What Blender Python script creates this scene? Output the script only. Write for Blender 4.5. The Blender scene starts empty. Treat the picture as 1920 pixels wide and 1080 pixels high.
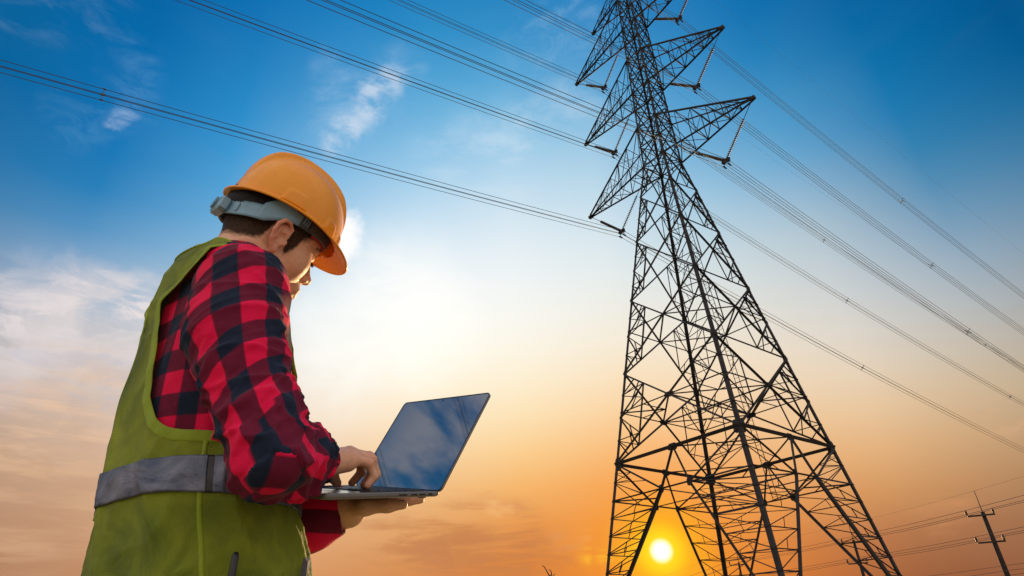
import bpy, math, random
import numpy as np
from mathutils import Vector, Matrix
rnd = random.Random(7)
rng = np.random.default_rng(7)
SC = bpy.context.scene
COL = SC.collection
R = math.radians
PI = math.pi

# ------------------------------------------------------------------ camera
CZ = 0.72                                   # eye height above the field, metres
FOC = 1178.5                                # focal length in pixels of a 1920 px wide frame
PITCH, ROLL = 0.5166, -0.04783
fwd = np.array([0, math.cos(PITCH), math.sin(PITCH)])
up0 = np.array([0, -math.sin(PITCH), math.cos(PITCH)])
rt0 = np.array([1., 0, 0])
rgt = rt0 * math.cos(ROLL) + up0 * math.sin(ROLL)
upv = -rt0 * math.sin(ROLL) + up0 * math.cos(ROLL)
cam_d = bpy.data.cameras.new('camera')
cam = bpy.data.objects.new('camera', cam_d)
COL.objects.link(cam)
cam_d.sensor_width = 36.0
cam_d.lens = FOC / 1920 * 36.0
cam_d.clip_start = 0.05
cam_d.clip_end = 20000
cam.matrix_world = Matrix(((rgt[0], upv[0], -fwd[0], 0), (rgt[1], upv[1], -fwd[1], 0),
                           (rgt[2], upv[2], -fwd[2], CZ), (0, 0, 0, 1)))
SC.camera = cam

def ray(px, py):
    d = fwd * FOC + rgt * (px - 960) + upv * (540 - py)
    return d / np.linalg.norm(d)

def at(px, py, hd):
    """point (relative to the eye) seen at a pixel, at horizontal distance hd"""
    d = ray(px, py)
    return d / math.hypot(d[0], d[1]) * hd

# ------------------------------------------------------------------ light
SUN_EL, SUN_AZ = R(6.25), R(11.36)
sun_dir = np.array([math.sin(SUN_AZ) * math.cos(SUN_EL), math.cos(SUN_AZ) * math.cos(SUN_EL), math.sin(SUN_EL)])
sun_d = bpy.data.lights.new('sun', 'SUN')
sun_d.energy = 5.0
sun_d.angle = R(0.9)
sun_d.color = (1.0, 0.68, 0.34)
sun = bpy.data.objects.new('sun', sun_d)
COL.objects.link(sun)
sun.rotation_euler = Vector(tuple(sun_dir)).to_track_quat('Z', 'Y').to_euler()
sun.location = (20, 80, 30)

SC.render.engine = 'CYCLES'
SC.view_settings.view_transform = 'Standard'
SC.view_settings.look = 'None'
SC.view_settings.gamma = 1.0
SC.view_settings.exposure = 0.0
SC.view_settings.use_curve_mapping = False

def lin(c):
    return tuple(((v / 255) / 12.92 if v / 255 <= 0.04045 else ((v / 255 + 0.055) / 1.055) ** 2.4) for v in c)

class NT:
    """small helper for building node trees"""
    def __init__(self, tree):
        self.t = tree
        self.n = tree.nodes
        self.l = tree.links
    def node(self, typ, **kw):
        n = self.n.new(typ)
        for k, v in kw.items():
            setattr(n, k, v)
        return n
    def put(self, sock, v):
        if hasattr(v, 'is_output') or hasattr(v, 'links'):
            self.l.new(v, sock)
        else:
            sock.default_value = v
    def math(self, op, a, b=0.0, c=0.0, clamp=False):
        n = self.node('ShaderNodeMath', operation=op, use_clamp=clamp)
        self.put(n.inputs[0], a); self.put(n.inputs[1], b); self.put(n.inputs[2], c)
        return n.outputs[0]
    def vmath(self, op, a, b=(0, 0, 0), out=0):
        n = self.node('ShaderNodeVectorMath', operation=op)
        self.put(n.inputs[0], a); self.put(n.inputs[1], b)
        return n.outputs[out]
    def dot(self, a, b):
        n = self.node('ShaderNodeVectorMath', operation='DOT_PRODUCT')
        self.put(n.inputs[0], a); self.put(n.inputs[1], b)
        return n.outputs['Value']
    def mix(self, f, a, b, blend='MIX'):
        n = self.node('ShaderNodeMix', data_type='RGBA', blend_type=blend)
        self.put(n.inputs[0], f)
        self.put(n.inputs[6], a if not isinstance(a, tuple) or len(a) == 4 else a + (1,))
        self.put(n.inputs[7], b if not isinstance(b, tuple) or len(b) == 4 else b + (1,))
        return n.outputs[2]
    def ramp(self, fac, stops, interp='LINEAR'):
        n = self.node('ShaderNodeValToRGB')
        n.color_ramp.interpolation = interp
        e = n.color_ramp.elements
        while len(e) < len(stops):
            e.new(0.5)
        for i, (p, c) in enumerate(stops):
            e[i].position = p
            e[i].color = tuple(c) + (1,) if len(c) == 3 else c
        self.put(n.inputs[0], fac)
        return n.outputs[0]
    def mapr(self, v, a, b, c=0.0, d=1.0, smooth=False):
        n = self.node('ShaderNodeMapRange')
        if smooth:
            n.interpolation_type = 'SMOOTHSTEP'
        self.put(n.inputs[0], v)
        for i, q in enumerate((a, b, c, d)):
            self.put(n.inputs[i + 1], q)
        return n.outputs[0]
    def noise(self, vec, scale, detail=4, rough=0.55, dist=0.0, out=0):
        n = self.node('ShaderNodeTexNoise')
        if vec is not None:
            self.put(n.inputs['Vector'], vec)
        n.inputs['Scale'].default_value = scale
        n.inputs['Detail'].default_value = detail
        n.inputs['Roughness'].default_value = rough
        n.inputs['Distortion'].default_value = dist
        return n.outputs[out]

# ------------------------------------------------------------------ sky
world = bpy.data.worlds.new('World')
SC.world = world
world.use_nodes = True
W = NT(world.node_tree)
W.n.clear()
tc = W.node('ShaderNodeTexCoord')
D = tc.outputs['Generated']
sep = W.node('ShaderNodeSeparateXYZ')
W.put(sep.inputs[0], D)
AZ0 = R(-7)
hl = W.math('SQRT', W.math('ADD', W.math('MULTIPLY', sep.outputs[0], sep.outputs[0]), W.math('MULTIPLY', sep.outputs[1], sep.outputs[1])))
hl = W.math('MAXIMUM', hl, 0.02)
ca = W.math('DIVIDE', W.dot(D, (math.sin(AZ0), math.cos(AZ0), 0)), hl)
sa = W.math('DIVIDE', W.dot(D, (math.cos(AZ0), -math.sin(AZ0), 0)), hl)
def sky_ramp(col, x):
    st = []
    for y, c in col:
        z = ray(x, y)[2]
        st.append((z, lin(c)))
    st.sort(key=lambda s: s[0])
    return st
# the sky's colour over the whole hemisphere: a smooth field through colours seen ahead and ones set for unseen directions
SKYC = [(40, 0, 20, 100, 155), (40, 60, 0, 98, 155), (40, 200, 8, 100, 160), (40, 300, 22, 110, 170), (40, 400, 62, 130, 180), (40, 480, 110, 150, 192),
        (40, 600, 190, 192, 200), (40, 700, 200, 186, 178), (40, 800, 200, 170, 147), (40, 900, 198, 158, 128), (40, 1000, 184, 138, 106), (40, 1070, 168, 118, 86),
        (350, 30, 0, 102, 167), (350, 110, 0, 114, 180), (350, 200, 0, 130, 195), (350, 290, 45, 142, 202), (250, 350, 35, 130, 190), (280, 450, 95, 155, 202),
        (250, 200, 0, 112, 178), (200, 550, 190, 198, 210), (200, 650, 215, 205, 205), (180, 850, 215, 180, 155), (120, 1000, 200, 150, 114),
        (600, 60, 18, 126, 192), (600, 180, 62, 150, 205), (500, 260, 62, 150, 208), (640, 270, 120, 180, 222), (750, 350, 165, 208, 235), (720, 450, 215, 232, 244),
        (760, 540, 250, 250, 250), (700, 620, 255, 254, 250), (650, 720, 255, 246, 230), (900, 0, 25, 130, 190), (900, 100, 60, 152, 206), (900, 200, 112, 182, 222),
        (900, 300, 165, 207, 235), (900, 400, 203, 225, 240), (900, 500, 237, 244, 246), (900, 600, 252, 250, 243), (900, 700, 253, 243, 219), (960, 780, 251, 228, 185),
        (960, 900, 246, 190, 118), (900, 1000, 224, 150, 90), (880, 1072, 212, 132, 70), (750, 1060, 214, 144, 84), (700, 1000, 224, 164, 104), (800, 900, 244, 196, 138), (700, 800, 252, 230, 200),
        (1050, 100, 70, 150, 205), (1050, 250, 160, 205, 230), (1050, 330, 195, 220, 235), (1050, 420, 223, 235, 240), (1050, 550, 240, 243, 242), (1050, 650, 250, 245, 231),
        (1050, 750, 253, 232, 192), (1050, 850, 251, 211, 142), (1050, 950, 240, 166, 82), (1050, 1010, 214, 132, 66), (1060, 1072, 202, 104, 44),
        (1300, 20, 20, 120, 184), (1300, 250, 95, 165, 212), (1400, 400, 170, 202, 220), (1450, 560, 222, 224, 222), (1500, 700, 240, 224, 200), (1500, 800, 240, 204, 156), (1450, 950, 226, 150, 82), (1450, 1060, 196, 104, 50),
        (1500, 0, 0, 102, 163), (1500, 60, 0, 110, 170), (1500, 120, 30, 126, 182), (1500, 200, 60, 145, 196), (1500, 300, 104, 165, 206), (1500, 360, 145, 182, 208), (1500, 440, 188, 204, 212),
        (1700, 100, 0, 104, 162), (1700, 200, 25, 118, 174), (1700, 300, 62, 134, 178), (1700, 380, 108, 152, 184), (1700, 470, 155, 178, 194), (1700, 560, 193, 195, 198), (1700, 650, 215, 205, 191), (1700, 740, 225, 197, 163),
        (1700, 830, 225, 176, 124), (1700, 920, 206, 148, 94), (1700, 1000, 174, 112, 72), (1700, 1070, 152, 92, 60),
        (1905, 0, 0, 84, 138), (1905, 100, 0, 92, 148), (1905, 200, 18, 106, 158), (1905, 300, 58, 126, 172), (1905, 400, 108, 146, 178), (1905, 500, 150, 170, 186), (1905, 600, 180, 179, 174), (1905, 700, 200, 180, 152),
        (1905, 800, 200, 166, 124), (1905, 900, 182, 134, 90), (1905, 1000, 152, 98, 68), (1905, 1070, 132, 82, 58)]
sd0 = [ray(x, y) for x, y, *_ in SKYC]
sc0 = [c for _, _, *c in SKYC]
def dirv(az, el):
    return np.array([math.sin(R(az)) * math.cos(R(el)), math.cos(R(az)) * math.cos(R(el)), math.sin(R(el))])
for az, el, c in [(0, 90, (4, 92, 158)), (180, 60, (10, 100, 165)), (90, 60, (4, 92, 155)), (-90, 60, (4, 92, 155)),
                  (100, 4, (165, 125, 105)), (-100, 4, (195, 150, 128)), (180, 4, (205, 168, 150)), (100, 20, (190, 182, 176)), (-100, 20, (205, 200, 200)), (180, 20, (205, 205, 212)),
                  (100, 38, (70, 135, 180)), (-100, 38, (70, 135, 185)), (180, 38, (90, 148, 198)), (0, 70, (8, 104, 170)), (50, 1, (125, 75, 55)), (0, 1, (200, 110, 60)), (-50, 1, (155, 105, 85))]:  # unseen sky; low band behind the camera raised to light the worker
    sd0.append(dirv(az, el)); sc0.append(c)
sd0 = np.array(sd0); sc0 = np.array(sc0, float)
rr = np.linalg.norm(sd0[:, None] - sd0[None], axis=2)
Am = np.zeros((len(sd0) + 1,) * 2)
Am[:-1, :-1] = rr - 0.012 * np.eye(len(sd0)); Am[-1, :-1] = 1; Am[:-1, -1] = 1
wts = np.linalg.solve(Am, np.vstack([sc0, np.zeros((1, 3))]))
def skycol(d):
    r_ = np.linalg.norm(sd0 - d, axis=1)
    return np.clip(r_ @ wts[:-1] + wts[-1], 0, 255)
AZC = [-150, -95, -62, -50, -40, -30, -20, -10, 0, 10, 20, 30, 40, 50, 65, 95, 150]
ELC = [0, 3, 6, 9, 12, 15, 18, 21, 24, 27, 30, 33, 36, 39, 42, 45, 48, 52, 56, 60, 66, 72, 80, 90]
z_ = W.math('MAXIMUM', sep.outputs[2], 0.0)
azd = W.math('MULTIPLY', W.math('ARCTAN2', sep.outputs[0], sep.outputs[1]), 180 / PI)
cols = []
for az in AZC:
    cols.append(W.ramp(z_, [(math.sin(R(e)), lin(skycol(dirv(az, e)))) for e in ELC]))
backc = [(math.sin(R(e)), lin(skycol(dirv(180, e)))) for e in ELC]
bk_ = W.ramp(z_, backc)
base = W.mix(W.mapr(azd, -180, AZC[0]), bk_, cols[0])
for i in range(1, len(AZC)):
    base = W.mix(W.mapr(azd, AZC[i - 1], AZC[i]), base, cols[i])
base = W.mix(W.mapr(azd, AZC[-1], 180), base, bk_)
# real air glow round the low sun
sd_ = W.math('ARCCOSINE', W.math('MINIMUM', W.dot(D, tuple(sun_dir)), 0.999999))
def glow(a0, p):
    return W.math('POWER', 2.718, W.math('MULTIPLY', W.math('POWER', W.math('DIVIDE', sd_, R(a0)), p), -1.0))
base = W.mix(W.math('MULTIPLY', glow(7.5, 1.5), 0.95), base, lin((255, 152, 8)))
# soft air: very large scale unevenness
mp = W.node('ShaderNodeMapping')
W.put(mp.inputs[0], D)
mp.inputs['Scale'].default_value = (1, 1, 2.6)
big = W.noise(mp.outputs[0], 2.2, 5, 0.55, 0.3)
base = W.mix(W.mapr(big, 0.45, 0.80, 0, 0.04), base, W.mix(0.5, base, (0.80, 0.80, 0.84)))
mp2 = W.node('ShaderNodeMapping')
W.put(mp2.inputs[0], D)
mp2.inputs['Rotation'].default_value = (0.2, 0.5, 0.4)
mp2.inputs['Scale'].default_value = (1, 1.6, 2.4)
fine = W.noise(mp2.outputs[0], 7.5, 9, 0.60, 0.5)
fine2 = W.noise(mp.outputs[0], 16, 8, 0.62, 0.7)
mp3 = W.node('ShaderNodeMapping')
W.put(mp3.inputs[0], D)
mp3.inputs['Scale'].default_value = (1, 1, 7)
streak = W.noise(mp3.outputs[0], 6, 8, 0.62, 0.4)
warp = W.vmath('ADD', D, W.vmath('SCALE', W.noise(D, 14, 5, 0.6, out=1), (0, 0, 0)))
wn = W.node('ShaderNodeVectorMath', operation='SCALE')
W.put(wn.inputs[0], W.vmath('SUBTRACT', W.noise(D, 11, 6, 0.6, out=1), (0.5, 0.5, 0.5)))
wn.inputs[3].default_value = 0.10
DW = W.vmath('NORMALIZE', W.vmath('ADD', D, wn.outputs[0]))

def cloud(b, pts, rad, noise, lo, hi, amt, col):
    """a cloud spun along a few points of the sky; rad in degrees; noise thins it"""
    m = None
    for (x, y) in pts:
        a = W.math('ARCCOSINE', W.math('MINIMUM', W.dot(DW, tuple(ray(x, y))), 0.999999))
        g = W.mapr(a, R(rad), R(rad * 0.15), 0, 1, True)
        m = g if m is None else W.math('MAXIMUM', m, g)
    f = W.math('MULTIPLY', m, W.mapr(noise, lo, hi, 0, 1, True))
    return W.mix(W.math('MULTIPLY', f, amt, clamp=True), b, lin(col))
sky = base
sky = cloud(sky, [(30, 590), (130, 595), (220, 610), (40, 650), (300, 610), (130, 650)], 5.6, fine, 0.36, 0.58, 0.72, (226, 216, 214))
sky = cloud(sky, [(60, 610), (170, 590), (250, 600)], 5.0, fine2, 0.42, 0.62, 0.75, (244, 230, 226))
sky = cloud(sky, [(60, 790), (190, 790), (-40, 780)], 4.5, streak, 0.45, 0.7, 0.65, (240, 202, 176))
sky = cloud(sky, [(30, 700), (200, 690)], 5, streak, 0.45, 0.75, 0.45, (196, 190, 198))
sky = cloud(sky, [(60, 870), (180, 900), (20, 960), (-60, 900), (150, 760)], 7.0, streak, 0.40, 0.62, 0.38, (236, 194, 152))
sky = cloud(sky, [(60, 830), (160, 960), (60, 1020), (240, 1040)], 6.0, fine, 0.42, 0.64, 0.30, (190, 148, 112))
sky = cloud(sky, [(130, 650), (30, 670), (210, 700)], 5.0, fine2, 0.42, 0.64, 0.42, (176, 180, 196))
sky = cloud(sky, [(860, 1000), (960, 1040), (760, 1010)], 5.0, streak, 0.42, 0.60, 0.5, (192, 124, 70))
sky = cloud(sky, [(40, 505), (10, 520)], 3, fine, 0.4, 0.65, 0.3, (150, 175, 205))
sky = cloud(sky, [(712, 170), (690, 205), (665, 235), (635, 265), (735, 155)], 2.0, fine2, 0.34, 0.60, 0.60, (226, 232, 242))
sky = cloud(sky, [(640, 170), (660, 195), (630, 215), (735, 150)], 4.0, fine, 0.38, 0.65, 0.36, (180, 208, 234))
sky = cloud(sky, [(222, 204), (206, 218), (232, 190)], 1.1, fine2, 0.30, 0.60, 0.55, (160, 186, 220))
sky = cloud(sky, [(240, 165), (225, 195), (150, 235), (160, 225), (255, 130)], 3.0, fine2, 0.36, 0.68, 0.26, (110, 165, 210))
sky = cloud(sky, [(20, 10), (80, 20), (190, 5), (160, 28)], 3.5, fine2, 0.42, 0.70, 0.22, (130, 165, 205))
sky = cloud(sky, [(1000, 250), (1080, 200), (960, 290), (1040, 225)], 5, fine, 0.42, 0.68, 0.35, (216, 230, 242))
sky = cloud(sky, [(1070, 10), (1030, 60), (1090, 40), (1000, 110)], 4.5, fine2, 0.38, 0.68, 0.34, (150, 192, 226))
sky = cloud(sky, [(850, 300), (900, 320), (940, 300)], 5, fine, 0.42, 0.7, 0.32, (212, 230, 245))
sky = cloud(sky, [(645, 440), (656, 428), (660, 445), (650, 460), (640, 470)], 1.7, fine2, 0.05, 0.36, 1.0, (255, 255, 255))
sky = cloud(sky, [(700, 590), (760, 600), (650, 640), (720, 560)], 9, fine, 0.0, 0.6, 0.55, (262, 261, 255))
sky = cloud(sky, [(1060, 1012), (1040, 1008), (1085, 1014), (1098, 1008)], 1.4, streak, 0.40, 0.62, 0.55, (248, 168, 92))
sky = cloud(sky, [(1190, 1022), (1175, 1034), (1140, 1036), (1100, 1044)], 1.3, streak, 0.38, 0.62, 0.75, (255, 186, 40))
sky = cloud(sky, [(920, 950), (945, 958), (965, 966), (900, 962)], 2.0, streak, 0.40, 0.62, 0.55, (216, 146, 92))
sky = cloud(sky, [(930, 940), (950, 948)], 1.3, fine2, 0.42, 0.66, 0.45, (252, 200, 136))
sky = cloud(sky, [(980, 1015), (900, 1022), (820, 1030), (1040, 1030)], 3.2, streak, 0.36, 0.66, 0.50, (190, 118, 76))
sky = cloud(sky, [(700, 1020), (780, 1050)], 5, streak, 0.4, 0.7, 0.35, (200, 132, 92))
sky = cloud(sky, [(1330, 925), (1350, 918)], 1.4, streak, 0.40, 0.62, 0.6, (255, 196, 84))
sky = cloud(sky, [(1760, 960), (1790, 948), (1740, 965)], 1.8, streak, 0.42, 0.66, 0.55, (214, 146, 96))
sky = cloud(sky, [(1870, 770), (1900, 780)], 4, fine2, 0.45, 0.75, 0.35, (230, 180, 140))
# unseen cloud: grey beside for screen reflections, bright behind, added to light the worker
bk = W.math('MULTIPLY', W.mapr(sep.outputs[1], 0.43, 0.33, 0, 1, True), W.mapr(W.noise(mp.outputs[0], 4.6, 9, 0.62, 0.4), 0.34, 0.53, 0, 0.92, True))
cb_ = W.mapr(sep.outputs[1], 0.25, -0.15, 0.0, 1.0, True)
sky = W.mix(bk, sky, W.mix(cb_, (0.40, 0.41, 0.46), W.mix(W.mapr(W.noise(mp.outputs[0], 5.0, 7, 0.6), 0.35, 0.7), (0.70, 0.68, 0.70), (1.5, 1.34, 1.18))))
# the sun's own disc, blurred by the thick low air
sky = W.mix(W.math('MULTIPLY', W.mapr(sd_, R(5.6), R(0.8), 0, 1, True), 0.78), sky, lin((255, 182, 0)))
sky = W.mix(W.mapr(sd_, R(2.7), R(0.6), 0, 1, True), sky, lin((255, 222, 16)))
disc = W.mapr(sd_, R(1.10), R(0.42), 0, 1, True)
sky = W.mix(disc, sky, (1.6, 1.45, 1.05))
nis = W.node('ShaderNodeTexSky', sky_type='NISHITA')
nis.sun_disc = False
nis.sun_elevation = SUN_EL
nis.sun_rotation = SUN_AZ
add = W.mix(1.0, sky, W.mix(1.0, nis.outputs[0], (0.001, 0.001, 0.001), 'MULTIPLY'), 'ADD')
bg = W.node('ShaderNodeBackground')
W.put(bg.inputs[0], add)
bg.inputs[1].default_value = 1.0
wo = W.node('ShaderNodeOutputWorld')
W.put(wo.inputs[0], bg.outputs[0])
world.cycles.sampling_method = 'MANUAL'
world.cycles.sample_map_resolution = 1024

# ------------------------------------------------------------------ materials
def mat(name):
    m = bpy.data.materials.new(name)
    m.use_nodes = True
    t = NT(m.node_tree)
    return m, t, t.n['Principled BSDF'], t.n['Material Output']

def simple(name, col, rough=0.5, metal=0.0, var=0.25, scale=20, bump=0.0, bscale=200, spec=0.5):
    m, t, b, o = mat(name)
    g = t.node('ShaderNodeTexCoord').outputs['Object']
    f = t.noise(g, scale, 5, 0.6)
    dk = tuple(c * (1 - var) for c in col)
    lt = tuple(min(1, c * (1 + var)) for c in col)
    t.put(b.inputs['Base Color'], t.mix(t.mapr(f, 0.3, 0.7), dk, lt))
    t.put(b.inputs['Roughness'], t.mapr(t.noise(g, scale * 2.3, 4), 0.3, 0.7, rough * 0.85, min(1, rough * 1.15)))
    b.inputs['Metallic'].default_value = metal
    b.inputs['Specular IOR Level'].default_value = spec
    if bump:
        bn = t.node('ShaderNodeBump')
        bn.inputs['Strength'].default_value = bump
        bn.inputs['Distance'].default_value = 0.002
        t.put(bn.inputs['Height'], t.noise(g, bscale, 4))
        t.put(b.inputs['Normal'], bn.outputs[0])
    return m
M = {}
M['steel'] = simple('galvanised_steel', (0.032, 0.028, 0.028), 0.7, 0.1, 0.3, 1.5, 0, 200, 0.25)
M['wire'] = simple('aluminium_conductor', (0.05, 0.05, 0.055), 0.6, 0.3, 0.1, 4)
M['farwire'] = simple('weathered_cable', (0.12, 0.07, 0.05), 0.8, 0.0, 0.1, 4)
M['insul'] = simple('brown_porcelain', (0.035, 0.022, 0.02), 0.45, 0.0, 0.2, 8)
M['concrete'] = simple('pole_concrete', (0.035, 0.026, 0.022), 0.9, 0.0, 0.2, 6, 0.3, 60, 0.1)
M['bark'] = simple('dry_bark', (0.07, 0.05, 0.04), 0.9, 0.0, 0.3, 40)
M['alu'] = simple('brushed_aluminium', (0.24, 0.235, 0.25), 0.34, 0.85, 0.04, 200)
M['key'] = simple('black_keycap', (0.02, 0.02, 0.022), 0.5, 0.0, 0.1, 60)
M['black'] = simple('black_plastic', (0.012, 0.012, 0.013), 0.35, 0.0, 0.2, 60)
M['band'] = simple('grey_blue_plastic', (0.21, 0.37, 0.48), 0.38, 0.0, 0.12, 60)
M['bandd'] = simple('dark_grey_plastic', (0.07, 0.075, 0.085), 0.45, 0.0, 0.15, 60)
M['sweat'] = simple('red_sweatband_cloth', (0.42, 0.02, 0.03), 0.9, 0.0, 0.2, 60)
M['pouch'] = simple('grey_canvas', (0.11, 0.105, 0.12), 0.85, 0.0, 0.2, 40, 0.5, 900)
M['trouser'] = simple('grey_work_trousers', (0.10, 0.105, 0.13), 0.9, 0.0, 0.2, 30, 0.5, 900)
M['shoe'] = simple('brown_boot_leather', (0.08, 0.05, 0.03), 0.6, 0.0, 0.2, 30)
M['lash'] = simple('black_lashes', (0.01, 0.008, 0.007), 0.7)

def grass_mat():
    m, t, b, o = mat('field_grass')
    g = t.node('ShaderNodeTexCoord').outputs['Object']
    f = t.noise(g, 0.08, 8, 0.6)
    f2 = t.noise(g, 3.0, 8, 0.65)
    c = t.mix(t.mapr(f, 0.35, 0.65), (0.24, 0.20, 0.10), (0.36, 0.28, 0.16))
    c = t.mix(t.mapr(f2, 0.4, 0.7, 0, 0.6), c, (0.34, 0.26, 0.15))
    t.put(b.inputs['Base Color'], c)
    b.inputs['Roughness'].default_value = 0.95
    bn = t.node('ShaderNodeBump')
    bn.inputs['Distance'].default_value = 0.08
    t.put(bn.inputs['Height'], f2)
    t.put(b.inputs['Normal'], bn.outputs[0])
    return m
M['grass'] = grass_mat()

def helmet_mat():
    m, t, b, o = mat('orange_helmet_plastic')
    g = t.node('ShaderNodeTexCoord').outputs['Object']
    f = t.noise(g, 9, 5, 0.6)
    sc = t.noise(g, 60, 8, 0.75, 2.0)
    c = t.mix(t.mapr(f, 0.3, 0.7), (0.95, 0.315, 0.003), (0.97, 0.37, 0.004))
    c = t.mix(t.mapr(sc, 0.57, 0.72, 0, 0.55), c, (0.46, 0.15, 0.03))
    t.put(b.inputs['Base Color'], c)
    t.put(b.inputs['Roughness'], t.mapr(t.noise(g, 30, 6, 0.7), 0.3, 0.7, 0.20, 0.36))
    b.inputs['Subsurface Weight'].default_value = 0.12
    b.inputs['Subsurface Radius'].default_value = (0.02, 0.006, 0.001)
    b.inputs['Subsurface Scale'].default_value = 0.3
    b.inputs['Coat Weight'].default_value = 0.12
    b.inputs['Specular IOR Level'].default_value = 0.40
    b.inputs['Coat Roughness'].default_value = 0.06
    bn = t.node('ShaderNodeBump')
    bn.inputs['Strength'].default_value = 0.12
    bn.inputs['Distance'].default_value = 0.001
    t.put(bn.inputs['Height'], t.noise(g, 70, 5))
    t.put(b.inputs['Normal'], bn.outputs[0])
    return m
M['helmet'] = helmet_mat()

def skin_mat():
    m, t, b, o = mat('skin')
    g = t.node('ShaderNodeTexCoord').outputs['Object']
    a = t.node('ShaderNodeAttribute', attribute_name='tint')
    s = t.node('ShaderNodeSeparateColor')
    t.put(s.inputs[0], a.outputs['Color'])
    f = t.noise(g, 28, 6, 0.6)
    f2 = t.noise(g, 160, 5, 0.7)
    c = t.mix(t.mapr(f, 0.3, 0.7), (0.75, 0.39, 0.23), (0.81, 0.44, 0.27))
    c = t.mix(t.mapr(f2, 0.45, 0.75, 0, 0.55), c, (0.54, 0.25, 0.15))
    c = t.mix(t.math('MULTIPLY', s.outputs[1], 0.75), c, (0.68, 0.22, 0.14))     # lips, ears, knuckles
    hn = t.noise(g, 500, 4, 0.8)
    c = t.mix(t.math('MULTIPLY', s.outputs[0], t.mapr(hn, 0.25, 0.6, 0.80, 1.0), clamp=True), c, (0.010, 0.008, 0.007))
    t.put(b.inputs['Base Color'], c)
    t.put(b.inputs['Roughness'], t.mapr(f2, 0.3, 0.7, 0.42, 0.60))
    t.put(b.inputs['Specular IOR Level'], t.mapr(s.outputs[0], 0.1, 0.8, 0.45, 0.05))
    t.put(b.inputs['Subsurface Weight'], t.mapr(s.outputs[0], 0.1, 0.7, 0.22, 0.0))
    b.inputs['Subsurface Radius'].default_value = (0.012, 0.004, 0.0015)
    b.inputs['Subsurface Scale'].default_value = 0.5
    bn = t.node('ShaderNodeBump')
    bn.inputs['Strength'].default_value = 0.5
    bn.inputs['Distance'].default_value = 0.0013
    t.put(bn.inputs['Height'], t.noise(g, 420, 6, 0.7))
    t.put(b.inputs['Normal'], bn.outputs[0])
    return m
M['skin'] = skin_mat()

def hair_mat():
    m, t, b, o = mat('short_black_hair')
    g = t.node('ShaderNodeTexCoord').outputs['Object']
    mp = t.node('ShaderNodeMapping')
    t.put(mp.inputs[0], g)
    mp.inputs['Scale'].default_value = (900, 900, 90)
    f = t.noise(mp.outputs[0], 1.0, 4, 0.6)
    t.put(b.inputs['Base Color'], t.mix(f, (0.006, 0.005, 0.005), (0.020, 0.016, 0.014)))
    b.inputs['Roughness'].default_value = 0.5
    b.inputs['Specular IOR Level'].default_value = 0.3
    bn = t.node('ShaderNodeBump')
    bn.inputs['Distance'].default_value = 0.002
    t.put(bn.inputs['Height'], f)
    t.put(b.inputs['Normal'], bn.outputs[0])
    return m
M['hair'] = hair_mat()

def plaid_mat():
    m, t, b, o = mat('red_navy_flannel')
    at_ = t.node('ShaderNodeAttribute', attribute_name='cloth')
    s = t.node('ShaderNodeSeparateXYZ')
    t.put(s.inputs[0], at_.outputs['Vector'])
    wv = t.noise(at_.outputs['Vector'], 9.0, 2)
    def stripe(v):
        w = t.math('ADD', v, t.math('MULTIPLY', t.math('SUBTRACT', wv, 0.5), 0.006))
        fr = t.math('FRACT', t.math('DIVIDE', w, 0.072))
        tri = t.math('ABSOLUTE', t.math('SUBTRACT', fr, 0.5))
        return t.mapr(tri, 0.232, 0.268)
    a = stripe(s.outputs[0]); c_ = stripe(s.outputs[1])
    sm = t.math('MULTIPLY', t.math('ADD', a, c_), 0.5)
    g = t.node('ShaderNodeTexCoord').outputs['Object']
    f = t.noise(g, 35, 6, 0.65)
    red = t.mix(t.mapr(f, 0.3, 0.7), (0.84, 0.006, 0.060), (0.92, 0.010, 0.085))
    col = t.ramp(sm, [(0.0, (0, 0, 0)), (0.25, (0, 0, 0)), (0.251, (0, 0, 0)), (1, (0, 0, 0))])
    mar = t.mix(t.mapr(f, 0.3, 0.7), (0.14, 0.009, 0.030), (0.19, 0.012, 0.042))
    nav = t.mix(t.mapr(f, 0.3, 0.7), (0.009, 0.016, 0.036), (0.016, 0.027, 0.055))
    k1 = t.mapr(sm, 0.0, 0.5)
    k2 = t.mapr(sm, 0.5, 1.0)
    c = t.mix(k2, t.mix(k1, red, mar), nav)
    # faint woven threads
    th = t.math('MULTIPLY', t.math('ADD', t.math('SINE', t.math('MULTIPLY', t.math('ADD', s.outputs[0], s.outputs[1]), 3800.0)), 1.0), 0.5)
    c = t.mix(t.math('MULTIPLY', th, 0.22), c, (0.02, 0.01, 0.015))
    t.put(b.inputs['Base Color'], c)
    b.inputs['Roughness'].default_value = 0.88
    b.inputs['Sheen Weight'].default_value = 0.05
    b.inputs['Sheen Roughness'].default_value = 0.4
    b.inputs['Specular IOR Level'].default_value = 0.15
    bn = t.node('ShaderNodeBump')
    bn.inputs['Strength'].default_value = 0.5
    bn.inputs['Distance'].default_value = 0.004
    hh = t.math('ADD', t.noise(g, 48, 5, 0.55, 0.8), t.math('MULTIPLY', t.noise(g, 900, 3), 0.08))
    t.put(bn.inputs['Height'], hh)
    t.put(b.inputs['Normal'], bn.outputs[0])
    return m
M['plaid'] = plaid_mat()

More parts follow.
